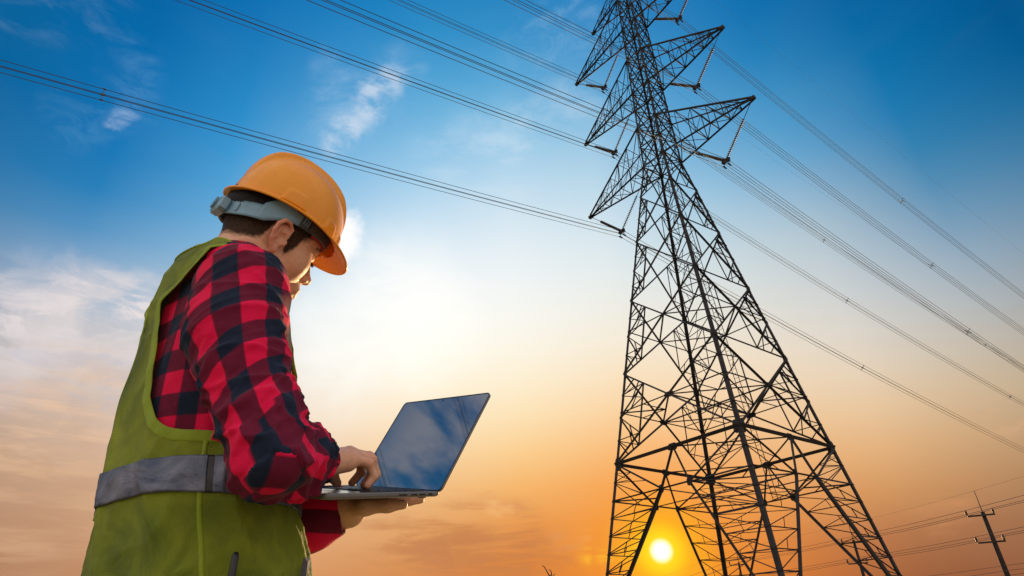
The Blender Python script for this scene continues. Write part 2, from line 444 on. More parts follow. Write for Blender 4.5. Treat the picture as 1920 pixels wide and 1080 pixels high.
def vest_mat(name, ca, cb, mesh=True, trans=0.35):
    m, t, b, o = mat(name)
    g = t.node('ShaderNodeTexCoord').outputs['Object']
    f = t.math('MULTIPLY', t.math('ADD', t.noise(g, 9, 6, 0.6, 0.8), t.noise(g, 3.5, 3, 0.5, 0.4)), 0.5)
    f2 = t.noise(g, 40, 6, 0.7)
    c = t.mix(t.mapr(f, 0.41, 0.60), ca, cb)
    c = t.mix(t.mapr(f2, 0.45, 0.8, 0, 0.3), c, tuple(v * 0.6 for v in ca))
    wv = t.node('ShaderNodeTexVoronoi')
    wv.inputs['Scale'].default_value = 520
    t.put(wv.inputs['Vector'], g)
    t.put(b.inputs['Base Color'], c)
    b.inputs['Roughness'].default_value = 0.72
    b.inputs['Sheen Weight'].default_value = 0.10
    bn = t.node('ShaderNodeBump')
    bn.inputs['Strength'].default_value = 0.75
    bn.inputs['Distance'].default_value = 0.009
    mp = t.node('ShaderNodeMapping')
    t.put(mp.inputs[0], g)
    mp.inputs['Scale'].default_value = (1, 1, 0.55)
    t.put(bn.inputs['Height'], t.math('ADD', t.noise(mp.outputs[0], 16, 6, 0.6, 1.5), t.math('MULTIPLY', wv.outputs['Distance'], 0.08 if mesh else 0.0)))
    t.put(b.inputs['Normal'], bn.outputs[0])
    sv = t.node('ShaderNodeSeparateXYZ'); t.put(sv.inputs[0], g)
    wl = t.math('SINE', t.math('MULTIPLY', sv.outputs[2], 2600.0))
    wa = t.math('SINE', t.math('MULTIPLY', t.math('ADD', sv.outputs[0], sv.outputs[1]), 1500.0))
    c = t.mix(t.math('MULTIPLY', t.math('ADD', t.math('MULTIPLY', wl, wa), 1.0), 0.16 if mesh else 0.05), c, (0.02, 0.035, 0.004))
    t.put(b.inputs['Base Color'], c)
    tr = t.node('ShaderNodeBsdfTranslucent')
    t.put(tr.inputs[0], t.mix(0.5, c, (0.75, 0.72, 0.02)))
    mx = t.node('ShaderNodeMixShader')
    mx.inputs[0].default_value = trans
    t.put(mx.inputs[1], b.outputs[0]); t.put(mx.inputs[2], tr.outputs[0])
    t.put(o.inputs[0], mx.outputs[0])
    return m
M['vest'] = vest_mat('hi_vis_green_mesh', (0.16, 0.225, 0.010), (0.54, 0.62, 0.032), True, 0.45)
M['trim'] = vest_mat('hi_vis_binding', (0.30, 0.42, 0.016), (0.42, 0.52, 0.02), False, 0.3)

def reflect_mat():
    m, t, b, o = mat('retroreflective_tape')
    g = t.node('ShaderNodeTexCoord').outputs['Object']
    f = t.noise(g, 16, 7, 0.68, 1.6)
    t.put(b.inputs['Base Color'], t.mix(t.mapr(f, 0.38, 0.66), (0.060, 0.075, 0.115), (0.20, 0.20, 0.24)))
    b.inputs['Metallic'].default_value = 0.65
    t.put(b.inputs['Roughness'], t.mapr(f, 0.3, 0.7, 0.36, 0.55))
    bn = t.node('ShaderNodeBump')
    bn.inputs['Strength'].default_value = 0.7
    bn.inputs['Distance'].default_value = 0.006
    t.put(bn.inputs['Height'], t.noise(g, 11, 5, 0.55, 1.8))
    t.put(b.inputs['Normal'], bn.outputs[0])
    return m
M['tape'] = reflect_mat()

def screen_mat():
    m, t, b, o = mat('glossy_display_glass')
    b.inputs['Base Color'].default_value = (0.40, 0.41, 0.44, 1)
    b.inputs['Metallic'].default_value = 1.0
    b.inputs['Roughness'].default_value = 0.035
    return m
M['screen'] = screen_mat()
M['deck'] = simple('dark_glossy_keyboard_deck', (0.24, 0.25, 0.28), 0.22, 0.9, 0.05, 80)

# ------------------------------------------------------------------ object helpers
def tag(o, label=None, cat=None, group=None, kind=None):
    if label: o['label'] = label
    if cat: o['category'] = cat
    if group: o['group'] = group
    if kind: o['kind'] = kind
    return o

def empty(name, loc, label, cat, group=None):
    o = bpy.data.objects.new(name, None)
    o.empty_display_size = 0.2
    COL.objects.link(o)
    o.location = loc
    return tag(o, label, cat, group)

def mesh_of(name, verts, faces, smooth=True):
    me = bpy.data.meshes.new(name)
    verts = np.asarray(verts, dtype=np.float32)
    if isinstance(faces, np.ndarray):
        n, k = faces.shape
        me.vertices.add(len(verts)); me.vertices.foreach_set('co', verts.ravel())
        me.loops.add(n * k); me.loops.foreach_set('vertex_index', faces.ravel().astype(np.int32))
        me.polygons.add(n); me.polygons.foreach_set('loop_start', (np.arange(n) * k).astype(np.int32))
        me.update(calc_edges=True)
        me.validate()
    else:
        me.from_pydata([tuple(map(float, v)) for v in verts], [], faces)
        me.update()
    if smooth:
        me.polygons.foreach_set('use_smooth', np.ones(len(me.polygons), dtype=bool))
    return me

def mk(name, verts, faces, m, parent=None, smooth=True, base=None):
    """verts relative to the eye; stored relative to the thing's base"""
    v = np.asarray(verts, dtype=np.float64) + np.array([0, 0, CZ])
    if base is not None:
        v = v - np.array(base)
    me = mesh_of(name, v, faces, smooth)
    me.materials.append(m)
    o = bpy.data.objects.new(name, me)
    COL.objects.link(o)
    if parent is not None:
        o.parent = parent
    elif base is not None:
        o.location = base
    return o

def tube(path, radii, seg=10, closed=False, flat=None, flatn=None):
    """swept tube; flat squeezes it along flatn (list of unit normals)"""
    P = np.asarray(path, float)
    n = len(P)
    radii = np.full(n, radii) if np.isscalar(radii) else np.asarray(radii, float)
    T = np.roll(P, -1, 0) - np.roll(P, 1, 0) if closed else np.gradient(P, axis=0)
    T /= np.linalg.norm(T, axis=1)[:, None] + 1e-12
    if flatn is not None:
        N = np.asarray(flatn, float)
        N = N - (N * T).sum(1)[:, None] * T
        N /= np.linalg.norm(N, axis=1)[:, None]
    else:
        N = np.zeros_like(P)
        ref = np.array([0, 0, 1.]) if abs(T[0, 2]) < 0.9 else np.array([1., 0, 0])
        v = ref - T[0] * (ref @ T[0]); v /= np.linalg.norm(v)
        for i in range(n):
            v = v - T[i] * (v @ T[i]); v /= np.linalg.norm(v)
            N[i] = v
    B = np.cross(T, N)
    th = np.linspace(0, 2 * PI, seg, endpoint=False)
    fl = 1.0 if flat is None else flat
    V = (P[:, None] + radii[:, None, None] * (N[:, None] * (np.cos(th) * fl)[None, :, None] + B[:, None] * np.sin(th)[None, :, None])).reshape(-1, 3)
    F = []
    m_ = n if closed else n - 1
    for i in range(m_):
        for j in range(seg):
            a = i * seg + j; b = i * seg + (j + 1) % seg
            c = ((i + 1) % n) * seg + (j + 1) % seg; d = ((i + 1) % n) * seg + j
            F.append((a, b, c, d))
    if not closed:
        F.append(tuple(range(seg))[::-1])
        F.append(tuple((n - 1) * seg + j for j in range(seg)))
    return V, F

class MB:
    def __init__(self):
        self.v = []; self.f = []; self.n = 0
    def add(self, V, F):
        self.v.append(np.asarray(V, float)); self.f += [tuple(i + self.n for i in f) for f in F]
        self.n += len(V)
    def get(self):
        return np.concatenate(self.v), self.f

def boxv(c, ax, ay, az, hx, hy, hz):
    c = np.asarray(c, float)
    V = [c + sx * hx * ax + sy * hy * ay + sz * hz * az for sx in (-1, 1) for sy in (-1, 1) for sz in (-1, 1)]
    F = [(0, 1, 3, 2), (4, 6, 7, 5), (0, 4, 5, 1), (2, 3, 7, 6), (0, 2, 6, 4), (1, 5, 7, 3)]
    return V, F

# ------------------------------------------------------------------ signed-distance modelling
class Grid:
    def __init__(self, lo, hi, h):
        self.lo = np.array(lo, float); self.h = h
        self.n = np.ceil((np.array(hi) - self.lo) / h).astype(int) + 1
        self.V = np.full(self.n, 0.05, np.float32)
    def win(self, lo, hi):
        a = np.clip(np.floor((lo - self.lo) / self.h).astype(int), 0, self.n)
        b = np.clip(np.ceil((hi - self.lo) / self.h).astype(int) + 1, 0, self.n)
        return a, b
    def pts(self, a, b):
        return [(self.lo[i] + np.arange(a[i], b[i]) * self.h).astype(np.float32).reshape([-1 if j == i else 1 for j in range(3)]) for i in range(3)]
    def apply(self, lo, hi, fn, k=0.0, sub=False):
        m = 0.012 + k
        a, b = self.win(np.array(lo) - m, np.array(hi) + m)
        if (b <= a).any():
            return
        s = tuple(slice(a[i], b[i]) for i in range(3))
        d = fn(*self.pts(a, b)).astype(np.float32)
        v = self.V[s]
        if sub:
            d = -d
            if k > 0:
                hh = np.maximum(k - np.abs(v - d), 0) / k
                self.V[s] = np.maximum(v, d) + hh * hh * k * 0.25
            else:
                self.V[s] = np.maximum(v, d)
        elif k > 0:
            hh = np.maximum(k - np.abs(v - d), 0) / k
            self.V[s] = np.minimum(v, d) - hh * hh * k * 0.25
        else:
            self.V[s] = np.minimum(v, d)
    def cap(self, a, b, ra, rb=None, k=0.008, sub=False):
        a = np.asarray(a, float); b = np.asarray(b, float)
        rb = ra if rb is None else rb
        def fn(X, Y, Z):
            ab = b - a; L = max(ab @ ab, 1e-12)
            t = np.clip(((X - a[0]) * ab[0] + (Y - a[1]) * ab[1] + (Z - a[2]) * ab[2]) / L, 0, 1)
            return np.sqrt((X - a[0] - t * ab[0]) ** 2 + (Y - a[1] - t * ab[1]) ** 2 + (Z - a[2] - t * ab[2]) ** 2) - (ra + (rb - ra) * t)
        r = max(ra, rb)
        self.apply(np.minimum(a, b) - r, np.maximum(a, b) + r, fn, k, sub)
    def chain(self, pts, rad, k=0.008, kk=None):
        for i in range(len(pts) - 1):
            self.cap(pts[i], pts[i + 1], rad[i], rad[i + 1], k if i == 0 or kk is None else kk)
    def ell(self, c, Rm, r, k=0.01, sub=False):
        c = np.asarray(c, float); r = np.asarray(r, float)
        def fn(X, Y, Z):
            x, y, z = X - c[0], Y - c[1], Z - c[2]
            u = [Rm[0, i] * x + Rm[1, i] * y + Rm[2, i] * z for i in range(3)]
            k0 = np.sqrt(sum((u[i] / r[i]) ** 2 for i in range(3)))
            k1 = np.sqrt(sum((u[i] / r[i] ** 2) ** 2 for i in range(3))) + 1e-6
            return k0 * (k0 - 1) / k1
        e = np.abs(Rm) @ r
        self.apply(c - e, c + e, fn, k, sub)
    def mesh(self):
        V = self.V; h = self.h
        s = V < 0
        c = np.zeros(np.array(V.shape) - 1, np.int8)
        for dx in (0, 1):
            for dy in (0, 1):
                for dz in (0, 1):
                    c += s[dx:V.shape[0] - 1 + dx, dy:V.shape[1] - 1 + dy, dz:V.shape[2] - 1 + dz]
        act = (c > 0) & (c < 8)
        I = np.argwhere(act)
        idx = np.full(act.shape, -1, np.int32)
        idx[tuple(I.T)] = np.arange(len(I))
        acc = np.zeros((len(I), 3)); cnt = np.zeros(len(I))
        cor = {}
        for dx in (0, 1):
            for dy in (0, 1):
                for dz in (0, 1):
                    cor[(dx, dy, dz)] = V[I[:, 0] + dx, I[:, 1] + dy, I[:, 2] + dz]
        for ax in range(3):
            for p in (0, 1):
                for q in (0, 1):
                    a = [0, 0, 0]; oth = [i for i in range(3) if i != ax]
                    a[oth[0]] = p; a[oth[1]] = q
                    b = list(a); b[ax] = 1
                    va, vb = cor[tuple(a)], cor[tuple(b)]
                    m = (va < 0) != (vb < 0)
                    t = va[m] / (va[m] - vb[m])
                    o = np.array(a, float)[None].repeat(m.sum(), 0)
                    o[:, ax] = t
                    acc[m] += o; cnt[m] += 1
        P = self.lo + (I + acc / cnt[:, None]) * h
        Q = []
        for ax in range(3):
            o1, o2 = [i for i in range(3) if i != ax]
            sl0 = [slice(1, n - 1) for n in V.shape]; sl1 = list(sl0)
            sl0[ax] = slice(0, V.shape[ax] - 1); sl1[ax] = slice(1, V.shape[ax])
            A = s[tuple(sl0)]; B = s[tuple(sl1)]
            for flip, mk_ in ((False, A & ~B), (True, ~A & B)):
                E = np.argwhere(mk_)
                if not len(E):
                    continue
                E[:, o1] += 1; E[:, o2] += 1
                def cell(d1, d2):
                    G = E.copy(); G[:, o1] -= d1; G[:, o2] -= d2
                    return idx[tuple(G.T)]
                q = np.stack([cell(1, 1), cell(0, 1), cell(0, 0), cell(1, 0)], 1)
                if ax == 1:
                    q = q[:, ::-1]
                if flip:
                    q = q[:, ::-1]
                Q.append(q)
        Q = np.concatenate(Q)
        Q = Q[(Q >= 0).all(1)]
        return P, Q

def laplace(P, Q, it=2, lam=0.5):
    e = np.concatenate([Q[:, [i, (i + 1) % 4]] for i in range(4)])
    for _ in range(it):
        a = np.zeros_like(P); n = np.zeros(len(P))
        for k in range(3):
            a[:, k] = np.bincount(e[:, 0], P[e[:, 1], k], len(P)) + np.bincount(e[:, 1], P[e[:, 0], k], len(P))
        n = np.bincount(e[:, 0], minlength=len(P)) + np.bincount(e[:, 1], minlength=len(P))
        P = P + lam * (a / np.maximum(n, 1)[:, None] - P)
    return P

def vnormals(P, Q):
    n = np.cross(P[Q[:, 2]] - P[Q[:, 0]], P[Q[:, 3]] - P[Q[:, 1]])
    N = np.zeros_like(P)
    for i in range(4):
        for k in range(3):
            N[:, k] += np.bincount(Q[:, i], n[:, k], len(P))
    return N / (np.linalg.norm(N, axis=1)[:, None] + 1e-12)

def rotm(yaw, pit, rol):
    cy, sy = math.cos(yaw), math.sin(yaw); cp, sp = math.cos(pit), math.sin(pit); cr, sr = math.cos(rol), math.sin(rol)
    return (np.array([[cy, -sy, 0], [sy, cy, 0], [0, 0, 1]]) @ np.array([[cp, 0, sp], [0, 1, 0], [-sp, 0, cp]])
            @ np.array([[1, 0, 0], [0, cr, -sr], [0, sr, cr]]))

# ------------------------------------------------------------------ ground
def ground():
    n = 60
    r = np.concatenate([[0], np.geomspace(1.2, 9000, n)])
    a = np.linspace(0, 2 * PI, 96, endpoint=False)
    V = [(0, 0, 0)]
    for ri in r[1:]:
        for t in a:
            z = 0 if ri < 120 else 0.8 * math.sin(t * 5 + ri * 0.004) * min(1, (ri - 120) / 800)
            V.append((ri * math.cos(t), ri * math.sin(t), z - (0.02 if ri > 5 else 0)))
    F = [(0, 1 + j, 1 + (j + 1) % 96) for j in range(96)]
    for i in range(n - 1):
        for j in range(96):
            F.append((1 + i * 96 + j, 1 + (i + 1) * 96 + j, 1 + (i + 1) * 96 + (j + 1) % 96, 1 + i * 96 + (j + 1) % 96))
    me = mesh_of('ground', V, F)
    me.materials.append(M['grass'])
    o = bpy.data.objects.new('ground', me)
    COL.objects.link(o)
    o['kind'] = 'structure'
    o['label'] = 'flat grass field stretching to the horizon'
ground()

# ------------------------------------------------------------------ lattice tower
TX, TY, TH = 14.340, 44.932, -0.91312
ct, st_ = math.cos(TH), math.sin(TH)
TBASE = (TX, TY, 0.0)
ZL = [34.380 + 3.393, 34.380, 29.684, 24.081, 17.814, 11.011, 5.326]   # levels above the eye; first = waist
ZW, A_W, A_5 = 37.773, 1.25, None
ZL = [37.773, 34.380, 29.684, 24.081, 17.814, 11.011]
SLOPE = 0.15229
ZP, ZF = 8.484, -CZ
def half(z):
    if z <= ZW:
        return 1.25 + SLOPE * (ZW - z)
    return max(0.30, 1.25 - (z - ZW) * 0.01590) if z < 61.7 else max(0.25, 0.87 - (z - 61.7) * 0.085)
CN = {'N': (1, -1), 'R': (1, 1), 'L': (-1, -1), 'B': (-1, 1)}
FACES = [('L', 'N'), ('N', 'R'), ('R', 'B'), ('B', 'L')]
def cor(n, z):
    sx, sy = CN[n]; a = half(z)
    return np.array([sx * a, sy * a, z + CZ])
def t2w(p):
    """tower frame (z from the ground) to eye-relative"""
    return np.array([TX + ct * p[0] - st_ * p[1], TY + st_ * p[0] + ct * p[1], p[2] - CZ])

tower = empty('transmission_tower', TBASE, 'tall steel lattice transmission tower with long crossarms, standing in front of the setting sun', 'transmission tower')
tower.rotation_euler = (0, 0, TH)

def angle_mesh(name, t=0.13):
    V = []
    for z in (0, 1):
        V += [(0, 0, z), (1, 0, z), (1, t, z), (t, t, z), (t, 1, z), (0, 1, z)]
    F = [(5, 4, 3, 2, 1, 0), (6, 7, 8, 9, 10, 11)] + [(i, (i + 1) % 6, 6 + (i + 1) % 6, 6 + i) for i in range(6)]
    me = mesh_of(name, V, F, False)
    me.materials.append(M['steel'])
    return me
ANG = angle_mesh('steel_angle')
ANGV = np.array([tuple(v.co) for v in ANG.vertices])
ANGF = [tuple(p.vertices) for p in ANG.polygons]

def bar_matrix(a, b, w, out=None):
    a = np.asarray(a, float); b = np.asarray(b, float)
    z = b - a; L = np.linalg.norm(z); z /= L
    ref = np.array(out if out is not None else (-(a + b)[0], -(a + b)[1], 0.001), float)
    x = ref - z * (ref @ z)
    if np.linalg.norm(x) < 1e-4:
        x = np.array([0.3, 0.9, 0.1]) - z * (np.array([0.3, 0.9, 0.1]) @ z)
    x /= np.linalg.norm(x)
    y = np.cross(z, x)
    # flanges open towards x: rotate by 45 degrees so the corner points outwards
    x2 = (x + y) / math.sqrt(2); y2 = (y - x) / math.sqrt(2)
    o = a - (x2 + y2) * w * 0.25
    m = np.eye(4)
    m[:3, 0] = x2 * w; m[:3, 1] = y2 * w; m[:3, 2] = z * L; m[:3, 3] = o
    return m

def bars_mesh(bars):
    mb = MB()
    for a, b, w in bars:
        m = bar_matrix(a, b, w)
        mb.add(ANGV @ m[:3, :3].T + m[:3, 3], ANGF)
    return mb.get()

def tmesh(name, V, F, parent, smooth=False, m='steel'):
    me = mesh_of(name, V, F, smooth)
    me.materials.append(M[m])
    o = bpy.data.objects.new(name, me)
    COL.objects.link(o)
    o.parent = parent
    return o

# corner legs: broad steel angles whose corner points outwards
for n, (sx, sy) in CN.items():
    mb = MB()
    zs = [ZF] + ZL[::-1] + [42.6, 47.1, 51.8, 56.5, 61.6, 66.5]
    for i in range(len(zs) - 1):
        w = 0.25 - 0.11 * min(1, max(0, (zs[i] - 5) / 45))
        a, b = cor(n, zs[i]), cor(n, zs[i + 1])
        if zs[i] < 0:
            a = a - (b - a) * 0.004
        X = np.array([-sx, 0, 0.]); Y = np.array([0, -sy, 0.]); t = 0.12
        V = []
        for p in (a, b):
            for (u, v) in ((0, 0), (1, 0), (1, t), (t, t), (t, 1), (0, 1)):
                V.append(p + X * u * w + Y * v * w)
        F = [(5, 4, 3, 2, 1, 0), (6, 7, 8, 9, 10, 11)] + [(k, (k + 1) % 6, 6 + (k + 1) % 6, 6 + k) for k in range(6)]
        if sx * sy < 0:
            F = [f[::-1] for f in F]
        mb.add(V, F)
        # splice plate
        if 5 < zs[i] < 36:
            for d in (X, Y):
                o_ = -Y if d is X else -X
                mb.add(*boxv(a + d * w * 0.5 + o_ * 0.012, d, o_, (b - a) / np.linalg.norm(b - a), w * 0.42, 0.012, 0.4))
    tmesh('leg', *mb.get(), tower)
    c = cor(n, ZF)
    mb = MB()
    mb.add(*boxv(c + np.array([-sx * .1, -sy * .1, -0.05]), np.array([1., 0, 0]), np.array([0, 1., 0]), np.array([0, 0, 1.]), 0.5, 0.5, 0.28))
    mb.add(*boxv(c + np.array([-sx * .1, -sy * .1, 0.26]), np.array([1., 0, 0]), np.array([0, 1., 0]), np.array([0, 0, 1.]), 0.35, 0.35, 0.03))
    tmesh('footing', *mb.get(), tower, False, 'concrete')

BR = []     # (a, b, width)
def br(a, b, w):
    if np.linalg.norm(np.asarray(a) - np.asarray(b)) > 0.12:
        BR.append((np.asarray(a, float), np.asarray(b, float), w))
def L_(a, b, t):
    return a + (b - a) * t

def panel(p, q, z0, z1, w, wr, red):
    pl, ql, ph, qh = cor(p, z0), cor(q, z0), cor(p, z1), cor(q, z1)
    br(pl, qh, w); br(ql, ph, w)
    A0, A1 = half(z0), half(z1)
    t = A0 / (A0 + A1)
    C = L_(pl, qh, t)
    if red:
        for (lo, hi) in ((pl, ph), (ql, qh)):
            m = L_(lo, hi, 0.5)
            d1 = L_(lo, C, 0.46); d2 = L_(hi, C, 0.46)
            br(m, d1, wr); br(m, d2, wr); br(d1, d2, wr)
            if red > 1:
                q1 = L_(lo, hi, 0.25); q3 = L_(lo, hi, 0.75)
                e1 = L_(lo, C, 0.24); e2 = L_(hi, C, 0.24)
                br(q1, d1, wr * .8); br(q3, d2, wr * .8)
                br(q1, e1, wr * .8); br(q3, e2, wr * .8)
                br(L_(m, d1, 0.5), e1 * 0.5 + d1 * 0.5, wr * .7)
                br(L_(m, d2, 0.5), e2 * 0.5 + d2 * 0.5, wr * .7)
    return C

# cage above the waist
cz = [37.773, 40.1, 42.5, 44.8, 47.1, 49.4, 51.8, 54.1, 56.5, 59.0, 61.6, 64.0, 66.5]
for i in range(len(cz) - 1):
    for (p, q) in FACES:
        panel(p, q, cz[i], cz[i + 1], 0.10, 0.05, 1 if i < 10 else 0)
        br(cor(p, cz[i]), cor(q, cz[i]), 0.11 if i % 2 == 0 else 0.07)
    if i % 2 == 0:
        br(cor('L', cz[i]), cor('R', cz[i]), 0.08); br(cor('N', cz[i]), cor('B', cz[i]), 0.08)
for (p, q) in FACES:
    br(cor(p, 66.5), cor(q, 66.5), 0.08)

# body panels below the waist: plain crosses on each face
for i in range(5):
    z1, z0 = ZL[i], ZL[i + 1]
    w = [0.11, 0.125, 0.135, 0.145, 0.155][i]
    CC = []
    for (p, q) in FACES:
        CC.append(panel(p, q, z0, z1, w, 0.065 + 0.007 * i, 1 if i < 1 else 2))
    if i == 0:
        pass
    if i in (3, 4):
        zc = CC[0][2] - CZ
        for k in range(4):
            br(CC[k], CC[(k + 1) % 4], 0.095)
            p, q = FACES[k]
            br(cor(p, zc), CC[k], 0.09); br(CC[k], cor(q, zc), 0.09)
        if i == 4:
            for k in range(4):
                p, q = FACES[k]
                c1 = cor(q, zc)
                m1 = L_(CC[k], CC[(k + 1) % 4], 0.5)
                br(c1, m1, 0.075)
                br(L_(CC[k], c1, .5), m1, 0.07); br(L_(CC[(k + 1) % 4], c1, .5), m1, 0.07)
            br(CC[0], CC[2], 0.085); br(CC[1], CC[3], 0.085)
CTR5 = CC

# belt beams at the top of the leg extensions, and the kinked inverted V in each face
z5 = ZL[5]
FR = 0.398
BEAM = []
MID = {}
PT = {}
for (p, q) in FACES:
    a, b = cor(p, z5), cor(q, z5)
    BEAM.append((a, b, 0.25))
    MID[(p, q)] = m = (a + b) / 2
    P0, Q0 = cor(p, ZP), cor(q, ZP)
    p1, q1 = L_(P0, Q0, FR), L_(P0, Q0, 1 - FR)
    PT[(p, q)] = p1; PT[(q, p)] = q1
    br(m, p1, 0.13); br(m, q1, 0.13)
    BEAM.append((a, p1, 0.13)); BEAM.append((b, q1, 0.13))
    br(p1, q1, 0.12)
    br(P0, p1, 0.11); br(Q0, q1, 0.11)
    # redundants between corner brace and leg, above P level
    for (c, c0, e) in ((a, P0, p1), (b, Q0, q1)):
        h1, h2 = L_(c, c0, 0.5), L_(c, c0, 0.0)
        g1, g2 = L_(c, e, 0.35), L_(c, e, 0.68)
        br(h1, g1, 0.06); br(h1, g2, 0.06); br(h1, L_(c0, e, .62), 0.06); br(L_(c, c0, 0.25), g1, 0.05)
# plan bracing at the belt and at the P level
mids = [MID[f] for f in FACES]
for k in range(4):
    br(mids[k], mids[(k + 1) % 4], 0.10)
for n in CN:
    e = [PT[(n, q)] for q in CN if (n, q) in PT]
    br(e[0], e[1], 0.10)
    br(cor(n, ZP), (e[0] + e[1]) / 2, 0.07)
pl = [PT[(n, q)] for n in CN for q in CN if (n, q) in PT]
br(PT[('L', 'N')], PT[('B', 'R')], 0.08); br(PT[('N', 'R')], PT[('L', 'B')], 0.08)
br(PT[('N', 'L')], PT[('R', 'B')], 0.08); br(PT[('R', 'N')], PT[('B', 'L')], 0.08)
# leg extensions: two inner chords run from P to the foot of each corner
for n in CN:
    foot = cor(n, ZF)
    nb = [q for q in CN if (n, q) in PT]
    ch = []
    for q in nb:
        BEAM.append((PT[(n, q)], foot + (PT[(n, q)] - foot) * 0.01, 0.20))
        ch.append(PT[(n, q)])
    zt = [0.0, 0.125, 0.25, 0.375, 0.50, 0.62, 0.74, 0.86]
    top = cor(n, ZP)
    for i in range(len(zt)):
        g = L_(top, foot, zt[i])
        for e in ch:
            c = L_(e, foot, zt[i])
            if i > 0:
                br(g, c, 0.075)
            if i < len(zt) - 1:
                c2 = L_(e, foot, zt[i + 1]); g2 = L_(top, foot, zt[i + 1])
                br(g2, c, 0.065)
                if i < 4:
                    dm = L_(g2, c, 0.52)
                    br(L_(g2, c2, 0.55), dm, 0.045)
        if 0 < i < 7:
            br(L_(ch[0], foot, zt[i]), L_(ch[1], foot, zt[i]), 0.05)

for a, b, w in BEAM:
    o = bpy.data.objects.new('beam', ANG)
    COL.objects.link(o); o.parent = tower
    m = bar_matrix(a, b, w)
    o.matrix_local = Matrix(m.tolist())

def pxlen(a, b, w):
    A, B = t2w(a), t2w(b)
    da, db = A @ fwd, B @ fwd
    u = lambda P, d: np.array([P @ rgt / d, P @ upv / d])
    ua, ub = u(A, da), u(B, db)
    mid = (ua + ub) / 2
    vis = abs(mid[0]) < 0.84 and abs(mid[1]) < 0.48
    return np.linalg.norm(ua - ub) * w * (1 if vis else 0.01)
BR.sort(key=lambda t: -pxlen(*t))
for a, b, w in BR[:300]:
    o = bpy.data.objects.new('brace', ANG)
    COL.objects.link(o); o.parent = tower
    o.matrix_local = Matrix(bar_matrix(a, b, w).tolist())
tag(tmesh('brace', *bars_mesh(BR[300:]), tower), kind='stuff')

# gusset plates at the joints
def plate(c, n_, u, su, sv, name='gusset_plate'):
    n_ = np.asarray(n_, float); n_ /= np.linalg.norm(n_)
    u = np.asarray(u, float); u = u - n_ * (u @ n_); u /= np.linalg.norm(u)
    v = np.cross(n_, u)
    V = []
    for s in (-0.012, 0.012):
        for (x, y) in ((-su, -sv * .5), (-su * .5, -sv), (su * .6, -sv), (su, -sv * .4), (su, sv * .6), (su * .4, sv), (-su * .6, sv), (-su, sv * .4)):
            V.append(c + u * x + v * y + n_ * s)
    F = [tuple(range(8))[::-1], tuple(range(8, 16))] + [(i, (i + 1) % 8, 8 + (i + 1) % 8, 8 + i) for i in range(8)]
    return V, F
for (p, q) in FACES:
    out = cor(p, 5) + cor(q, 5); out[2] = 0
    for e in (PT[(p, q)], PT[(q, p)]):
        tmesh('gusset_plate', *plate(e, out, (0, 0, 1), 0.26, 0.20), tower)
    tmesh('gusset_plate', *plate(MID[(p, q)], out, cor(p, z5) - cor(q, z5), 0.42, 0.24), tower)
    for z, s in ((z5, 0.42), (17.814, 0.26), (24.081, 0.22), (29.684, 0.2), (34.38, 0.18), (37.773, 0.24)):
        for n in (p, q):
            c = cor(n, z); d = (cor(q, z) - cor(p, z)); d /= np.linalg.norm(d)
            c = c + d * (s * 0.6 if n == p else -s * 0.6) + out / np.linalg.norm(out) * 0.02
            tmesh('gusset_plate', *plate(c, out, (0, 0, 1), s, s * 0.6), tower)
for k, C in enumerate(CTR5):
    p, q = FACES[k]
    out = cor(p, 5) + cor(q, 5); out[2] = 0
    tmesh('gusset_plate', *plate(C, out, cor(p, 5) - cor(q, 5), 0.42, 0.2), tower)

# ladder up the middle of the far right face
def ladder():
    mb = MB()
    a = (cor('R', ZP) + cor('B', ZP)) / 2; b = (cor('R', 33.0) + cor('B', 33.0)) / 2
    n = np.array([0, -1., 0]); a = a + n * 0.35; b = b + n * 0.35
    L = np.linalg.norm(b - a); d = (b - a) / L
    x = np.array([1., 0, 0]); y = np.cross(d, x)
    for s in (-0.2, 0.2):
        mb.add(*boxv((a + b) / 2 + x * s, x, y, d, 0.02, 0.02, L / 2))
    for i in range(int(L / 0.38)):
        mb.add(*boxv(a + d * (0.2 + i * 0.38), x, y, d, 0.2, 0.012, 0.012))
    o = tmesh('ladder', *mb.get(), tower)
ladder()

